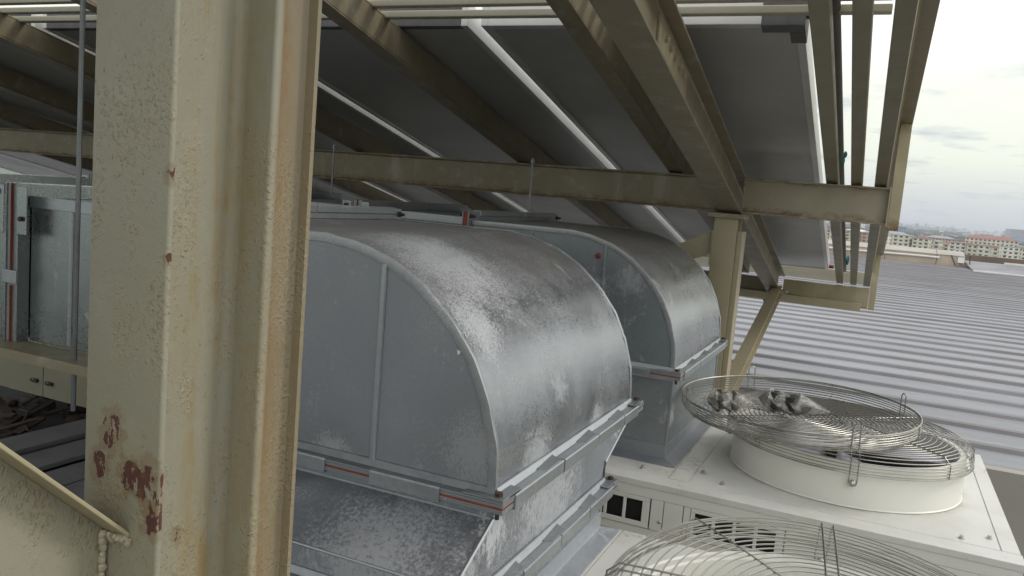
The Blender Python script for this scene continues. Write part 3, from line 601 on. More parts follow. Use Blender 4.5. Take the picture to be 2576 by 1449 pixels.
# ================================================================= SOLAR COLLECTORS
def collector(xr, label, first=False, y0=2.77, y1=7.70):
    W_ = 1.13; xl = xr - W_; t = thing('solar_collector', label, 'solar panel', (xr, y0, zp(y0, .3)), 'solar collectors seen from below')
    o0, o1 = .302, .392
    def sl(xa, xb, ya, yb, a, b, name, mat, bev=.002):
        m = MB(); m.extr([[(x, y, zp(y, v)) for x, v in ((xa, a), (xb, a), (xb, b), (xa, b))] for y in (ya, yb)]); return m.build(name, mat, t, bev=bev)
    bk = MB(); n1, n2 = 6, 24
    vs_ = [(xl + .02 + (W_ - .04) * i / n1, y0 + .02 + (y1 - y0 - .04) * j / n2, 0) for j in range(n2 + 1) for i in range(n1 + 1)]
    vs_ = [(x, y, zp(y, .312) + .006 * math.sin(math.pi * (x - xl) / W_) * math.cos(y * 2.1 + xr) + .002 * math.sin(y * 7 + x * 5)) for x, y, z in vs_]
    bk.add(vs_, [(j * (n1 + 1) + i, j * (n1 + 1) + i + 1, (j + 1) * (n1 + 1) + i + 1, (j + 1) * (n1 + 1) + i) for j in range(n2) for i in range(n1)]); bk.build('back_sheet', 'back', t, True)
    sl(xl, xl + .028, y0, y1, o0, o1, 'side_rail', 'alu'); sl(xr - .028, xr, y0, y1, o0, o1, 'side_rail', 'alu')
    sl(xl + .0285, xr - .0285, y0, y0 + .028, o0, o1, 'end_rail', 'alu' if first else 'dgrey'); sl(xl + .0285, xr - .0285, y1 - .028, y1, o0, o1, 'end_rail', 'alu')  # upper end rails past the first: shade put in as dark grey
    sl(xl + .03, xr - .03, y0 + .03, y1 - .03, o1 - .012, o1 - .004, 'glass_cover', 'pglass', 0)
    if not first: return t
    # corner cap at the upper outer corner
    m = MB(); m.extr([[(x, y, zp(y, v)) for x, v in ((xr - .13, .296), (xr + .004, .296), (xr + .004, .396), (xr - .13, .396))] for y in (y0 - .006, y0 + .05)]); m.extr([[(x, y, zp(y, v)) for x, v in ((xr - .045, .2955), (xr + .0045, .2955), (xr + .0045, .38), (xr - .045, .38))] for y in (y0 + .051, y0 + .13)]); m.build('corner_cap', 'dgrey', t, bev=.002)
    m = MB(); m.tube([(xr + .002, y0 + .03, zp(y0, .34)), (xr + .04, y0 + .03, zp(y0, .34))], .016, 10); m.build('pipe_union', 'red', t, True); m = MB(); m.tube([(xr + .002, y1 - .08, zp(y1, .34)), (xr + .04, y1 - .08, zp(y1, .34))], .016, 10); m.build('pipe_union', 'red', t, True)
    return t
xr = -.362
labs = ['solar collector at the open right edge beside the slats', 'solar collector second from the open edge, behind the heavy rafter', 'solar collector third from the open edge', 'solar collector fourth in the row, partly hidden by the close column', 'solar collector fifth in the row, left of the close column', 'solar collector sixth in the row, far left', 'solar collector seventh in the row', 'solar collector at the left end of the row']
for i, lb in enumerate(labs):
    collector(xr, lb, i == 0); xr -= 1.185
xr = -.362   # unseen row up the slope, added to block light from above and behind
for i, lb in enumerate(['upper row collector at the open right edge', 'upper row collector second from the open edge', 'upper row collector third from the open edge', 'upper row collector fourth from the open edge', 'upper row collector fifth from the open edge', 'upper row collector sixth from the open edge']):
    collector(xr, lb + ', added unseen above the near column to block light', False, -2.9, 2.02); xr -= 1.185

# the sloping frame runs a degree or so off the grid of the ducts and units
def skew(root, k, yr, only=None):
    def go(o, off):
        off = off + o.location
        if o.type == 'MESH' and (only is None or o.name.split('.')[0] in only):
            for v in o.data.vertices: v.co.x -= k * (v.co.y + off.y - yr)
            o.data.update()
        for ch in o.children: go(ch, off)
    go(root, Vector((0, 0, 0)))
for o in list(COL.objects):
    if o.parent is not None: continue
    n_ = o.name.split('.')[0]
    if n_ in ('main_rafter', 'sloping_beam'): skew(o, .025, 4.2)
    elif n_ == 'solar_collector': skew(o, .020, 5.4)
    elif n_ in ('roof_slat', 'dark_pipe'): skew(o, .0125, 3.1)
    elif n_ == 'edge_fascia': skew(o, .0125, 3.1, ('fascia_channel', 'inner_strip'))
# ================================================================= DUCTS
def duct(name, label, y0, y1, side, curve, trans, xg, run_end, base_z, ty, fl2, second):
    """elbow rising from a unit and turning to -x; y0 near side, y1 far side"""
    t = thing(name, label, 'air duct', (-.95, (y0 + y1) / 2, base_z))
    X1, XC, RC, ZC, ZF = -.615, -1.055, .44, -.555, -.575
    X0 = -1.36; top = ZC + RC
    arc = [(XC + RC * math.sin(R(90 * i / 56)), ZC + RC * math.cos(R(90 * i / 56))) for i in range(57)]      # from top to right
    outer = [(-1.45, top)] + arc + [(X1, ZF)]
    ri = .07; inner = [(X0, ZF)] + [(X0 - ri + ri * math.cos(R(90 * i / 6)), -.55 + ri * math.sin(R(90 * i / 6))) for i in range(7)] + [(-1.45, -.48)]
    poly = outer + inner
    # side cheeks, slightly set in from the wrapped sheet's edge, with a shallow cross break
    for yy, s in ((y0, -1), (y1, 1)):
        m = MB(); n = len(poly)
        m.extr([[(x, yy, z) for x, z in poly], [(x, yy - s * .0012, z) for x, z in poly]])
        m.build('side_panel', side, t)
        # raised standing seams on the cheek
        for sx in ((-.893,) if not second else (-.905, -1.2)):
            zt2 = ZC + math.sqrt(RC ** 2 - (sx - XC) ** 2) if sx > XC else top
            a_, b_ = zt2 - .012, ZF + .004
            m = MB(); m.extr([[(sx - .007, yy + s * .0003, z), (sx - .004, yy + s * .0065, z), (sx + .004, yy + s * .0065, z), (sx + .007, yy + s * .0003, z)] for z in (a_, b_)]); m.build('standing_seam', 'cleat' if not second else side, t, bev=.001)
    # the wrapped curved sheet with a little oil-canning
    m = MB(); ny = 40; rows = []
    for j in range(ny + 1):
        v = j / ny; row = []
        for i, (x, z) in enumerate(outer):
            d = Vector((x - XC, 0, z - ZC)); d = d.normalized() if x > XC and z > ZC else (Vector((0, 0, 1)) if x <= XC else Vector((1, 0, 0)))
            e = math.sin(math.pi * v) * (.0016 * math.sin(i * .16 + 3 * v) + .0012 * math.sin(v * 7 + i * .08))
            if not second:
                ic = 14 - 9.5 * min(1, v / .62); am = min(1, v * 5, (1 - v) * 14) * (.35 + .65 * v)
                e += am * (.0055 * math.exp(-(((i - ic) / 1.0) ** 2)) - .006 * math.exp(-(((i - ic - 3.5) / 2.6) ** 2)))
            row.append((x + d.x * e, y0 - .002 + (y1 - y0 + .004) * v, z + d.z * e))
        rows.append(row)
    n = len(outer); m.add([p for r_ in rows for p in r_], [(j * n + i, j * n + i + 1, (j + 1) * n + i + 1, (j + 1) * n + i) for j in range(ny) for i in range(n - 1)])
    m.build('curved_sheet', curve, t, True)
    # lock seams along both rims
    for yy, s in ((y0, -1), (y1, 1)):
        m = MB(); loops = []
        for i, (x, z) in enumerate(outer):
            d = Vector((x - XC, 0, z - ZC)); d = d.normalized() if x > XC and z > ZC else (Vector((0, 0, 1)) if x <= XC else Vector((1, 0, 0)))
            jt = .0009 * math.sin(i * .9) + .0008 * math.sin(i * .37 + 1) + random.uniform(-.0007, .0007); q = lambda a, b: (x + d.x * (a + jt), yy + s * b, z + d.z * (a + jt))
            loops.append([q(-.016, .0005), q(-.015, .0035), q(-.004, .0045), q(.0025, .0035), q(.0035, -.004), q(.0022, -.009), q(.0003, -.010)])
        m.extr(loops, False); m.build('lock_seam', 'seam', t, True)
    # inner bend sheet
    m = MB(); m.extr([[(x, y0 + .001, z), (x, y1 - .001, z)] for x, z in inner], False); m.build('throat_sheet', side, t, True)
    # ---------------- flanged joint at ZF
    def flange_joint(zf, xa, xb, ya, yb, n_cl, gaps, bolts=True):
        fr = []
        for zz, nm in ((zf, 'flange_frame'), (zf - .019, 'flange_frame')):
            e0, e1 = .004, .034
            for (ax, ay, bx_, by) in ((xa - e1, ya - e1, xb + e1, ya - e0 + .003), (xa - e1, yb + e0 - .003, xb + e1, yb + e1), (xb + .001, ya - .0005, xb + e1, yb + .0005), (xa - e1, ya - .0005, xa - .001, yb + .0005)):
                m = MB(); m.box((ax, ay, zz), (bx_, by, zz + .0045)); fr.append(m)
        for za, zb_ in ((zf - .0062, zf - .0004), (zf - .0144, zf - .0107)):
            for (ax, ay, bx_, by) in ((xa - .0338, ya - .0338, xb + .0338, ya - .030), (xb + .030, ya - .0299, xb + .0338, yb + .0299), (xa - .0338, yb + .030, xb + .0338, yb + .0338)):
                m = MB(); m.box((ax, ay, za), (bx_, by, zb_)); fr.append(m)
        m = MB()
        for q in fr: m.add(q.v, q.f)
        m.build('flange_frame', 'galv_dark', t, bev=.001)
        # sloping root of the flange
        m = MB()
        for zz, sgn in ((zf + .0046, 1), (zf - .0191, -1)):
            for A, B, nx, ny_ in (((xa, ya), (xb, ya), 0, -1), ((xb, ya), (xb, yb), 1, 0), ((xa, yb), (xb, yb), 0, 1)):
                m.extr([[(p[0] + nx * .0006, p[1] + ny_ * .0006, zz), (p[0] + nx * .012, p[1] + ny_ * .012, zz), (p[0] + nx * .004, p[1] + ny_ * .004, zz + sgn * .012), (p[0] + nx * .0006, p[1] + ny_ * .0006, zz + sgn * .013)] for p in (A, B)])
        m.build('flange_root', 'cleat', t)
        m = MB(); g0 = .0325
        m.box((xa - g0, ya - g0, zf - .0140), (xb + g0, ya - .004, zf - .0005)); m.box((xb + .001, ya - .0039, zf - .0140), (xb + g0, yb + .0039, zf - .0005)); m.box((xa - g0, yb + .004, zf - .0140), (xb + g0, yb + g0, zf - .0005))
        m.build('gasket', 'gasket', t)
        # cleats folded over the flange lips
        def cleat(axis, a, b, face, sg):
            m = MB(); lip = .0355; pr = [(lip - .020, .0052), (lip, .0062), (lip + .0018, .003), (lip + .0018, -.0215), (lip, -.0245), (lip - .018, -.0235), (lip - .018, -.0215), (lip - .002, -.0215), (lip - .002, .0048), (lip - .020, .0048)]
            j = random.uniform(-.001, .001)
            def pt(s_, u, v): return (s_, face + sg * (u + j), zf + v) if axis == 'x' else (face + sg * (u + j), s_, zf + v)
            m.extr([[pt(s_, u, v) for u, v in pr] for s_ in (a, b)]); m.build('cleat', 'cleat', t)
        for a, b in gaps[0]: cleat('x', a, b, ya, -1)
        for a, b in gaps[1]: cleat('y', a, b, xb, 1)
        if bolts:
            for bx_, by in ((xb + .016, ya - .016), (xb + .016, yb + .016)):
                m = MB(); m.box((bx_ - .07, by - .0165, zf + .0047), (bx_ + .017, by + .0165, zf + .0075)); m.box((bx_ - .0165, by - .0160 if by < ya else by - .07, zf + .0076), (bx_ + .0168, by + .07 if by < ya else by + .0160, zf + .0098)); cp = m.build('corner_plate', 'galv_dark', t, bev=.002)
                m = MB(); m.tube([(bx_, by, zf + .0099), (bx_, by, zf + .017)], .0085, 6); m.tube([(bx_, by, zf - .036), (bx_, by, zf - .0192)], .0045, 8); m.build('bolt', 'bolt', cp)
        for k_ in range(3):   # flattened tabs on the ledge
            m = MB(); yc = ya + (yb - ya) * (.25 + .27 * k_); m.extr([[(xb + .002, yc - .05, zf + .0048), (xb + .033, yc - .035, zf + .0048), (xb + .033, yc + .04, zf + .0048), (xb + .002, yc + .055, zf + .0048)], [(xb + .002, yc - .05, zf + .0075), (xb + .032, yc - .035, zf + .0068), (xb + .032, yc + .04, zf + .0085), (xb + .002, yc + .055, zf + .013)]]); m.build('flange_tab', 'galv_dark', t)
    L = y1 - y0
    flange_joint(ZF, X0, X1, y0, y1, 5, ([(-1.36, -.985), (-.875, -.715)] if not second else [(-1.36, -1.0), (-.98, -.82), (-.80, -.69)], [(y0 + .02, y0 + .28), (y0 + .285, y0 + .52), (y0 + .525, y0 + .74), (y0 + .745, y1 - .03)]))
    # ---------------- below the joint
    if not second:
        ring_ = [(ZF - .0197, y0, y1), (ZF - .045, y0, y1), (-.700, y0 - .15, y1 - .19), (-.752, y0 - .15, y1 - .19)]
    else:
        ring_ = [(ZF - .0197, y0, y1), (-.66, y0, y1), (-.80, y0, y1), (base_z + .012, y0, y1)]
    m = MB(); m.extr([[(X0 + .003, a, z), (X1 - .0015, a, z), (X1 - .0015, b, z), (X0 + .003, b, z)] for z, a, b in ring_], False); m.build('transition_sheet', trans, t)
    m = MB()   # corner seam bead of the transition
    m.tube([(X1 + .0005, a - .0005, z) for z, a, b in ring_], .0045, 6); m.build('corner_seam', 'cleat', t, True); m = MB(); m.tube([(X1 + .0005, b + .0005, z) for z, a, b in ring_], .0045, 6); m.build('corner_seam', 'cleat', t, True)
    if not second:
        m = MB()
        for (z, a, b) in ring_[1:3]: m.tube([(X0, a - .0008, z), (X1, a - .0008, z)], .0028, 6)
        m.build('fold_line', 'cleat', t, True)
        ya, yb = y0 - .15, y1 - .19
        flange_joint(-.760, X0, X1, ya, yb, 4, ([(-1.3, -1.0), (-.95, -.72)], [(ya + .25, ya + .46), (ya + .465, ya + .66), (ya + .665, yb - .02)]))
        m = MB(); m.extr([[(X0 + .003, ya, z), (X1 - .0015, ya, z), (X1 - .0015, yb, z), (X0 + .003, yb, z)] for z in (-.780, base_z + .012)], False); m.build('lower_collar', trans, t)
        m = MB(); m.tube([(X1 + .0005, yb + .0005, -.781), (X1 + .0005, yb + .0005, base_z + .012)], .0045, 6); m.build('corner_seam', 'cleat', t, True)
        BY0, BY1 = ya, yb
    else: BY0, BY1 = y0, y1
    m = MB(); e = .05
    m.extr([[(X0, BY0 - e, base_z + .001), (X1 + e, BY0 - e, base_z + .001), (X1 + e, BY1 + e, base_z + .001), (X0, BY1 + e, base_z + .001)], [(X0, BY0 - e, base_z + .004), (X1 + e, BY0 - e, base_z + .004), (X1 + e, BY1 + e, base_z + .004), (X0, BY1 + e, base_z + .004)],
            [(X0 + .002, BY0 - .004, base_z + .016), (X1 + .004, BY0 - .004, base_z + .016), (X1 + .004, BY1 + .004, base_z + .016), (X0 + .002, BY1 + .004, base_z + .016)], [(X0 + .002, BY0 - .003, base_z + .06), (X1 + .003, BY0 - .003, base_z + .06), (X1 + .003, BY1 + .003, base_z + .06), (X0 + .002, BY1 + .003, base_z + .06)]])
    m.build('base_flange', 'galv' if not second else 'galv_side', t, bev=.001)
    # ---------------- horizontal joint at x = -1.45 and the run going left
    for xx, yy0, yy1 in ((-1.452, y0, y1),):
        m = MB(); zt3, zb3 = top, -.48
        m.box((xx - .004, yy0 - .034, zt3 + .001), (xx, yy1 + .034, zt3 + .036)); m.box((xx - .004, yy0 - .034, zb3 - .034), (xx, yy0 - .001, zt3 + .0008)); m.box((xx - .004, yy1 + .001, zb3 - .034), (xx, yy1 + .034, zt3 + .0008))
        m.box((xx - .028, yy0 - .034, zt3 + .001), (xx - .024, yy1 + .034, zt3 + .036)); m.box((xx - .028, yy0 - .034, zb3 - .034), (xx - .024, yy0 - .001, zt3 + .0008)); m.build('joint_frame', 'galv_dark', t, bev=.001)
        m = MB(); m.box((xx - .0238, yy0 - .031, zb3), (xx - .0042, yy0 - .001, zt3 + .033)); m.build('gasket', 'gasket', t)
        for a, b in ((y0 + .06, y0 + .50), (y0 + .505, y1 + .0)):
            m = MB(); m.box((xx - .032, a, zt3 + .016), (xx + .003, b, zt3 + .0395)); m.build('cleat', 'galv_dark', t, bev=.004)
        for yb_ in (y0 - .018, y1 + .018):
            m = MB(); m.tube([(xx - .045, yb_, zt3 + .018), (xx + .022, yb_, zt3 + .018)], .005, 8); m.tube([(xx + .0005, yb_, zt3 + .018), (xx + .009, yb_, zt3 + .018)], .0095, 6); m.build('bolt', 'bolt', t)
    zt4 = top + .004; zb4 = -.470
    nx0 = -1.482
    xs = [nx0, -1.965] + ([-2.75, -3.5] if True else [])
    for i in range(len(xs) - 1):
        a, b = xs[i] - .001, xs[i + 1] + .026
        m = MB(); m.extr([[(x, y0, zb4), (x, y1, zb4), (x, y1, zt4), (x, y0, zt4)] for x in (a, b)]); m.build('duct_section', 'galv_shiny' if not second else 'galv2', t, bev=.002)
        m = MB()
        for sx in ((a + b) / 2 - .08, (a + b) / 2 + .12): m = MB(); m.tube([(sx, y0 - .001, zb4 + .01), (sx, y0 - .001, zt4 - .01)], .005, 6); m.build('standing_seam', 'cleat', t, True)
        m = MB(); m.box((b, y0 - .001, zt4 + .0005), (a, y0 + .014, zt4 + .006)); m.box((b, y0 - .006, zt4 - .022), (a, y0 - .0012, zt4 + .007)); m.build('lock_seam', 'cleat', t, bev=.001)
    for xx in xs[1:]:
        m = MB()
        for dx in (-.022, .022):
            m.box((xx + dx - .002, y0 - .034, zb4 - .034), (xx + dx + .002, y0 - .001, zt4 + .036)); m.box((xx + dx - .002, y0 - .0009, zt4 + .001), (xx + dx + .002, y1 + .034, zt4 + .036))
        m.build('joint_frame', 'galv_shiny' if not second else 'galv_dark', t, bev=.001)
        m = MB(); m.box((xx - .0198, y0 - .030, zb4 - .03), (xx + .0198, y0 - .001, zt4 + .034)); m.build('joint_core', 'galv_dark', t)
        m = MB(); m.box((xx - .0012, y0 - .036, zt4 - .20), (xx + .0012, y0 - .0301, zt4 + .035)); m.box((xx - .0012, y0 - .036, zb4 - .03), (xx + .0012, y0 - .0301, zb4 + .14)); m.build('gasket', 'gasket', t)
        m = MB(); m.box((xx - .026, y0 - .039, zb4 + .145), (xx + .026, y0 - .030, zt4 - .18)); m.build('cleat', 'cleat', t, bev=.002)
        m = MB(); m.box((xx - .07, y0 - .0385, zt4 - .09), (xx - .0245, y0 - .034, zt4 + .03)); m.box((xx + .0245, y0 - .0385, zt4 - .09), (xx + .06, y0 - .034, zt4 + .03)); cp = m.build('corner_plate', 'galv_shiny', t, bev=.002)
        m = MB(); m.tube([(xx + .045, y0 - .046, zt4 - .05), (xx + .045, y0 - .0386, zt4 - .05)], .006, 8); m.tube([(xx - .05, y0 - .046, zt4 + .012), (xx - .05, y0 - .0386, zt4 + .012)], .008, 8); m.build('bolt', 'bolt', cp)
    return t
d1 = duct('duct_elbow', 'near galvanised duct elbow with orange gasket joint and whitened transition below', 1.39, 2.30, 'galv_side', 'galv_curve', 'galv_trans', -1.45, -3, -.9, None, None, False)
d2 = duct('duct_elbow', 'further galvanised duct elbow with a darker stained side standing on the back unit', 2.85, 3.72, 'galv2', 'galv2_curve', 'galv2', -1.45, -3, -.9, None, None, True)
# white scrap + dark mark on the near duct's cheek
MB().extr([[(-.718, 1.3885, -.305), (-.710, 1.3885, -.307), (-.711, 1.3885, -.312), (-.716, 1.3885, -.315)], [(-.718, 1.3875, -.305), (-.710, 1.3875, -.307), (-.711, 1.3875, -.312), (-.716, 1.3875, -.315)]]).build('tape_scrap', 'pipe', d1)
MB().ball((-.931, 2.846, -.195), .011, (1, .4, 1), 6, .2).build('rust_plug', 'red', d2, True)

# ================================================================= HANGERS
def rod(label, x, y, z0, z1, r):
    m = MB(); n = int((z1 - z0) / .03); m.tube([(x, y, z0 + (z1 - z0) * i / n) for i in range(n + 1)], r, 8); m.tube([(x, y, z1 - .02), (x, y, z1 - .008)], r * 2.2, 6)
    tag(m.build('threaded_rod', 'rod', smooth=True), label, 'rod', 'threaded hanger rods')
rod('long threaded rod hanging close beside the near column', -1.69, 1.325, -.594, 1.3, .0058)
rod('thin threaded rod hanging from the beam nearer the close column', -2.38, 3.2, -.075, .16, .0042)
rod('thin threaded rod hanging above the joint of the further duct', -1.37, 3.2, -.075, .155, .0042)
tp = thing('trapeze_channel', 'yellowish steel channel carrying the left duct run on the long rod', 'channel', (-2, 1.36, -.5))
m = MB(); m.box((-3.3, 1.300, -.480), (-1.50, 1.388, -.4725)); m.build('channel_web', 'cream_dirty', tp)
m = MB(); m.box((-3.3, 1.297, -.496), (-1.50, 1.2998, -.472)); m.build('channel_lip', 'cream_dirty', tp)

# ================================================================= ROOFTOP UNITS
def guard_mesh(c, zg, zr, RG, par, inv, n_side=6, dome=.012, nr=20):
    """concentric wire guard. zg = height of flat grid, zr = height of the rim"""
    wr = .0017
    m = MB()
    for i in range(nr):
        r = .045 + (RG - .03 - .045) * i / (nr - 1); m.ring((c[0], c[1], zg + dome * (1 - (r / RG) ** 2)), r, wr, 80, 5)
    for i in range(n_side):
        f_ = (i + .4) / n_side; rr = RG - .022 + .022 * min(1, f_ * 2.4); m.ring((c[0], c[1], zg + (zr - zg) * f_), rr, wr * 1.05, 96, 5)
    m.ring((c[0], c[1], zr), RG + .001, wr * 1.5, 96, 6)
    m.build('guard_ring', 'wire', par, True)
    def sp_(ang, w2, hook, s_in=.04):
        m = MB(); ca, sa = math.cos(ang), math.sin(ang); dn = -1 if (zr > zg) else 1
        for s in ((-w2, w2) if w2 else (0,)):
            pt = lambda r, z: (c[0] + r * ca - s * sa, c[1] + r * sa + s * ca, z)
            pth = [pt(s_in + (RG - .02 - s_in) * k_ / 8, zg + dome * (1 - ((s_in + (RG - .02 - s_in) * k_ / 8) / RG) ** 2) + dn * .003) for k_ in range(9)] + [pt(RG + .003, zg + (zr - zg) * .3), pt(RG + .003, zr)]
            if hook: pth += [pt(RG + .004, zr + (zr - zg) * .45)]
            m.tube(pth, wr * (1.25 if w2 else 1), 5)
        if hook:
            z = zr + (zr - zg) * .45; sg = 1 if zr > zg else -1
            m.tube([(c[0] + (RG + .004) * ca - w2 * math.cos(R(a)) * sa, c[1] + (RG + .004) * sa + w2 * math.cos(R(a)) * ca, z + sg * w2 * math.sin(R(a))) for a in range(0, 181, 20)], wr * 1.25, 5)
        m.build('spoke', 'wire', par, True)
    return sp_
def unit(label, y0, y1, fc, gd, rim_z, loose_ok):
    x0, x1, zt = -1.62, .466, -.9
    u = thing('rooftop_unit', label, 'air conditioner', (-.5, (y0 + y1) / 2, -2.1), 'air conditioning units on the roof')
    m = MB(); m.box((x0, y0, -2.08), (x1, y1 , -.99 - .075)); m.box((x0, y0 + .03, -.99 - .0745), (x1, y1, -.903)); body = m.build('cabinet_body', 'white', u)
    # folded top: separate sheets with gaps as seams
    tops = [(x0, -.562), (-.558, -.494), (-.490, .414), (.418, x1)]
    for a, b in tops:
        m = MB(); m.box((a, y0 + .068, -.9025), (b, y1, -.8995 if a != -.558 else -.8985)); m.build('top_sheet', 'utop', u, bev=.001)
    m = MB(); m.hexa([(x0, y0 - .003, -.925), (x1 + .003, y0 - .003, -.925), (x1 + .003, y0 + .0665, -.9026), (x0, y0 + .0665, -.9026), (x0, y0 - .003, -.904), (x1 + .003, y0 - .003, -.904), (x1 + .003, y0 + .0665, -.8998), (x0, y0 + .0665, -.8998)]); m.build('front_fold', 'utop', u, bev=.002)
    # front face: band, louvre panels with real holes, plain panels
    m = MB(); m.box((x0, y0 - .001, -.958), (x1, y0 + .029, -.9255)); m.build('front_band', 'white', u)
    def vent(xa, n, z0=-1.063, z1=-.9595):
        w_ = .066; xb = xa + n * w_ + .028; h0, h1 = z0 + .018, z1 - .014
        m = MB(); m.box((xa, y0 - .002, z0), (xb, y0 + .004, h0)); m.box((xa, y0 - .002, h1), (xb, y0 + .004, z1)); m.box((xa, y0 - .002, h0), (xa + .014, y0 + .004, h1))
        for k_ in range(n): m.box((xa + .014 + (k_ + 1) * w_ - .011, y0 - .002, h0), (xa + .014 + (k_ + 1) * w_ + (0 if k_ < n - 1 else .014), y0 + .004, h1))
        vp = m.build('vent_panel', 'white', u, bev=.002)
        m = MB(); m.box((xa + .001, y0 + .018, z0 + .001), (xb - .001, y0 + .026, z1 - .001)); m.build('vent_opening', 'void', vp)
        return xb
    vent(-1.02, 6); 
    for a, b in ((-1.60, -1.025), (-.592 + .0005, -.5505), (-.548, -.486), (-.483, -.462), (-.165, .414), (.417, .464)):
        m = MB(); m.box((a, y0 - .002, -1.063), (b, y0 + .004, -.9595)); m.build('front_panel', 'white', u, bev=.001)
    vent(-.4605, 4)
    for x, z in ((-.558, -1.03), (.440, -.985), (.36, -.99)):
        m = MB(); m.ball((x, y0 - .004, z), .006 if x < .3 else .010, (1, .6, 1), 7); m.build('screw', 'screw', u, True)
    for x, y in ((-.47, y0 + .20), (-.39, y0 + .12), (-.66, y0 + .11), (.394, y0 + .155), (.316, y0 + .10)):
        m = MB(); m.tube([(x, y, -.8994), (x, y, -.8965)], .009, 12); m.tube([(x, y, -.8964), (x, y, -.889)], .0055, 6); m.build('screw', 'screw', u)
    # fan housing
    R0 = .388; zr_ = -.755
    m = MB(); m.lathe([(R0 + .004, -.898), (R0, -.894), (R0, zr_ + .004), (R0 - .004, zr_), (R0 - .020, zr_), (R0 - .024, zr_ - .004), (R0 - .03, -.88), (R0 - .03, -.8985)], (fc[0], fc[1], 0), 96); m.build('fan_ring', 'ring', u, True)
    m = MB(); m.lathe([(R0 - .0305, -.8985), (.001, -.8985)], (fc[0], fc[1], 0), 48); m.build('fan_floor', 'floor' if gd else 'blade', u)
    for k_ in range(4):
        m = MB(); a0 = 22 + 90 * k_; rows = []
        for i in range(9):
            r = .07 + (R0 - .115) * i / 8; row = []
            for j in range(9):
                a = R(a0 + (j / 8 - .5) * (66 + 14 * i / 8) + i * 2.5); row.append((fc[0] + r * math.cos(a), fc[1] + r * math.sin(a), -.80 - .055 * (j / 8) + .01 * math.sin(j / 8 * math.pi)))
            rows.append(row)
        fs = [(i * 9 + j, i * 9 + j + 1, (i + 1) * 9 + j + 1, (i + 1) * 9 + j) for i in range(8) for j in range(8)]; m.add([p for r_ in rows for p in r_], fs)
        b_ = m.build('fan_blade', 'blade' if gd else 'ring', u, True); b_.modifiers.new('thickness', 'SOLIDIFY').thickness = .003
    m = MB(); m.lathe([(.001, -.795), (.055, -.797), (.068, -.805), (.070, -.86), (.001, -.861)], (fc[0], fc[1], 0), 32); m.build('fan_hub', 'motor', u, True)
    # its own guard, rim down over the ring
    gp = bpy.data.objects.new('fan_guard', None); COL.objects.link(gp); gp.parent = u; gp.rotation_euler = (0, 0, 0) if gd else (R(5.1), R(2.6), 0); gp.location = Vector((fc[0], fc[1], rim_z)) - u.location
    sp_ = guard_mesh((fc[0], fc[1]), rim_z + .062, rim_z, .409, gp, False)
    for k_ in range(4):
        a = R(-84 + 90 * k_); sp_(a, .012, True); sp_(a + R(45), 0, False)
        m = MB(); q = (fc[0] + (R0 + .012) * math.cos(a), fc[1] + (R0 + .012) * math.sin(a)); m.ball((q[0], q[1], rim_z - .034), .0115, (1, 1, 1), 8); m.build('guard_bolt', 'screw', gp, True)
    return u
unit('further cream rooftop unit with a tall white fan housing', 2.62, 3.82, (-.04, 3.17), True, -.782, True)
unit('nearest cream rooftop unit whose wire fan guard fills the lower corner', .98, 2.165, (0, 1.525), False, -.766, False)

# the loose guard lying upside down on the further fan
lg = thing('loose_fan_guard', 'loose wire fan guard lying upside down on the other, holding two plastic bags', 'fan guard', (-.208, 3.045, -.70))
sp_ = guard_mesh((0, 0), -.700, -.645, .398, None, True, 7, -.003, 30) if False else None
tmp = bpy.data.objects.new('guard_frame', None); COL.objects.link(tmp); tmp.parent = lg
sp_ = guard_mesh((-.208, 3.045), -.702, -.645, .398, tmp, True, 7, .004, 21)
for k_ in range(4):
    a = R(31 + 90 * k_); sp_(a, .013, True); sp_(a + R(45), 0, False)
m = MB()
m.build('centre_disc', 'wire', tmp) if m.v else None
tmp.rotation_euler = (R(1.2), R(-1.5), 0)

def bag(name, label, c, lx, ly, h, ang, fill):
    t = thing(name, label, 'plastic bag', c)
    for nm, s, mt, ji, nu, nv in (('bag_contents', .88, fill, .10, 12, 9), ('bag_film', 1.0, 'bag', .10, 7, 7)):
        m = MB(); loops = []
        for i in range(nu + 1):
            u = i / nu * 2 - 1; prof = (1 - abs(u) ** 3.2) ** .55 * (1 - .14 * math.cos(u * 7))
            wy = ly / 2 * s * (max(prof, 0) if nm == 'bag_contents' else (max(prof, .30) if abs(u) < .99 else .12)); wz = h / 2 * s * max(prof, .04)
            L_ = lx / 2 * (s * .92 if nm == 'bag_contents' else 1.10 + (.25 if abs(u) > .99 else 0))
            lp = []
            for j in range(nv):
                a = 2 * math.pi * (j + .5 * (i % 2) * (nm == 'bag_film')) / nv; rr = 1 + random.uniform(-ji, ji) * 1.6
                x, y_, z = u * L_ + random.uniform(-.006, .006), wy * math.cos(a) * rr, h / 2 * .94 + wz * math.sin(a) * rr
                lp.append((c[0] + x * math.cos(ang) - y_ * math.sin(ang), c[1] + x * math.sin(ang) + y_ * math.cos(ang), c[2] + z))
            loops.append(lp)
        m.extr(loops)
        if nm == 'bag_film': m.f = [g_ for f_ in m.f for g_ in ([(f_[0], f_[1], f_[2]), (f_[0], f_[2], f_[3])] if len(f_) == 4 else [f_])]
        m.build(nm, mt, t, nm == 'bag_contents')
bag('plastic_bag', 'longer clear bag of dark pieces lying across the middle of the loose guard', (-.250, 3.055, -.696), .225, .105, .078, R(-8), 'bagfill')
bag('plastic_bag', 'smaller clear bag of brown pieces by the left rim of the loose guard', (-.440, 2.925, -.696), .15, .12, .076, R(20), 'bagfill2')

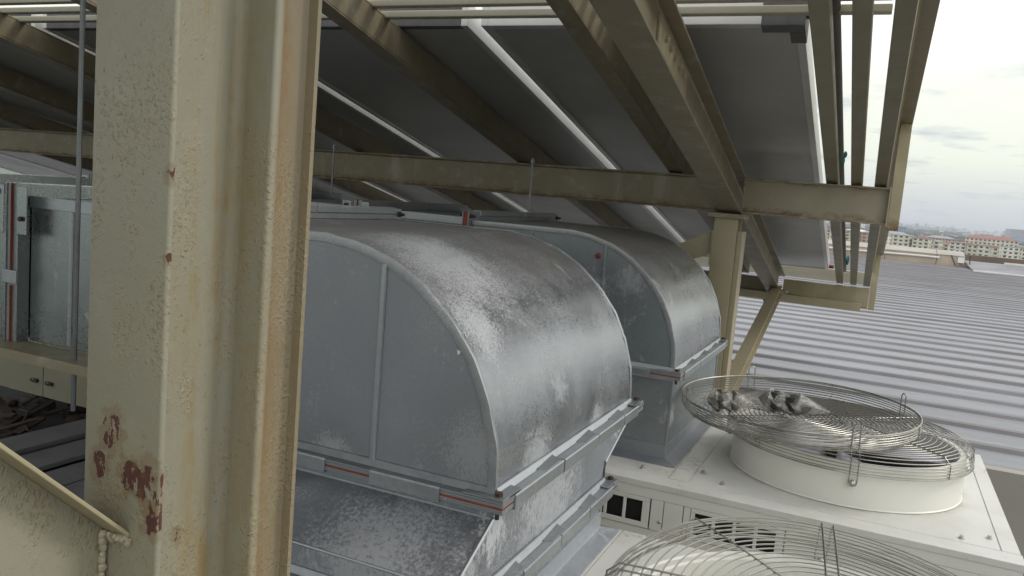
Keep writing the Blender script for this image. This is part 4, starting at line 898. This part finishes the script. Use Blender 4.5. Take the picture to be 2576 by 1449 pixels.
# ================================================================= BEHIND, LEFT
cb_ = thing('electric_cabinet', 'cream double-door cabinet with black latches below the left duct', 'cabinet', (-5.3, 4.1, -1.9))
MB().box((-6.4, 4.102, -1.79), (-4.2, 4.6, -.6)).build('cabinet_body', 'cab', cb_)
for a, b in ((-5.93, -5.545), (-5.538, -4.9)): MB().box((a, 4.088, -1.788), (b, 4.1018, -.75)).build('cabinet_door', 'cab', cb_, bev=.003)
for x in (-5.62, -5.46): MB().box((x - .035, 4.066, -1.685), (x + .03, 4.0878, -1.66)).ball((x, 4.07, -1.67), .018, (1, .6, 1), 6).build('latch', 'motor', cb_)
jk = MB()
for i in range(70):
    x, y = random.uniform(-6.6, -3.6), random.uniform(3.5, 5.1); s_ = random.uniform(.02, .07); jk.ball((x, y, -2.1 + s_ * .4), s_, (1.6, 1.2, .7), 6, .2)
for i in range(46):
    x, y = random.uniform(-6.4, -4), random.uniform(3.5, 4.9); a = random.uniform(0, 3); l = random.uniform(.2, .8); w_ = random.uniform(.02, .08); z_ = -2.09 + random.uniform(0, .10)
    ca, sa = math.cos(a), math.sin(a); q = [(x + u * l * ca - v * w_ * sa, y + u * l * sa + v * w_ * ca, z_ + u * .06) for u, v in ((0, 0), (1, 0), (1, 1), (0, 1))]; jk.hexa(q + [(p[0], p[1], p[2] + .015) for p in q])
for i in range(10):
    x, y = random.uniform(-6.2, -4), random.uniform(3.6, 4.9); jk.tube([(x + .12 * k_ , y + .1 * math.sin(k_ * 1.3 + i), -2.03 + .05 * math.sin(k_ * .8 + i)) for k_ in range(7)], .010, 5)
jk.build('debris_pile', 'junk', kind='stuff')
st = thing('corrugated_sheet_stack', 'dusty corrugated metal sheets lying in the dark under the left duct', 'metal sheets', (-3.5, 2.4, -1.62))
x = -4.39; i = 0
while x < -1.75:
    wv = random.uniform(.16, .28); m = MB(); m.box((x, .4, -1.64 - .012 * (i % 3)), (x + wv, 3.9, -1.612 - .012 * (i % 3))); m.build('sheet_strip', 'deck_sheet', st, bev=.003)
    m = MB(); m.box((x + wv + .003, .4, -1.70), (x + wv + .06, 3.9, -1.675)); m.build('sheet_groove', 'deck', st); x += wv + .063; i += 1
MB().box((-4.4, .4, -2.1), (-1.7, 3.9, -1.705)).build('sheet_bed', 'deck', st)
# small scraps on the metal roof
tag(MB().hexa([(-.02, 8.55, -1.399), (.10, 8.5, -1.399), (.12, 8.56, -1.399), (0, 8.6, -1.399), (-.02, 8.55, -1.38), (.10, 8.5, -1.395), (.12, 8.56, -1.38), (0, 8.6, -1.385)]).build('metal_scrap', 'dgrey'), 'small dark scrap lying on a pan of the metal roof', 'scrap')
m = MB(); m.tube([(1.55 + i * .05, 6.93 + .03 * math.sin(i * 2.1), -1.35 + .012 * math.sin(i * 3.3)) for i in range(12)], .007, 5); tag(m.build('blue_string', 'w_blue'), 'short tangle of bluish string on the metal roof beyond the fan', 'string')
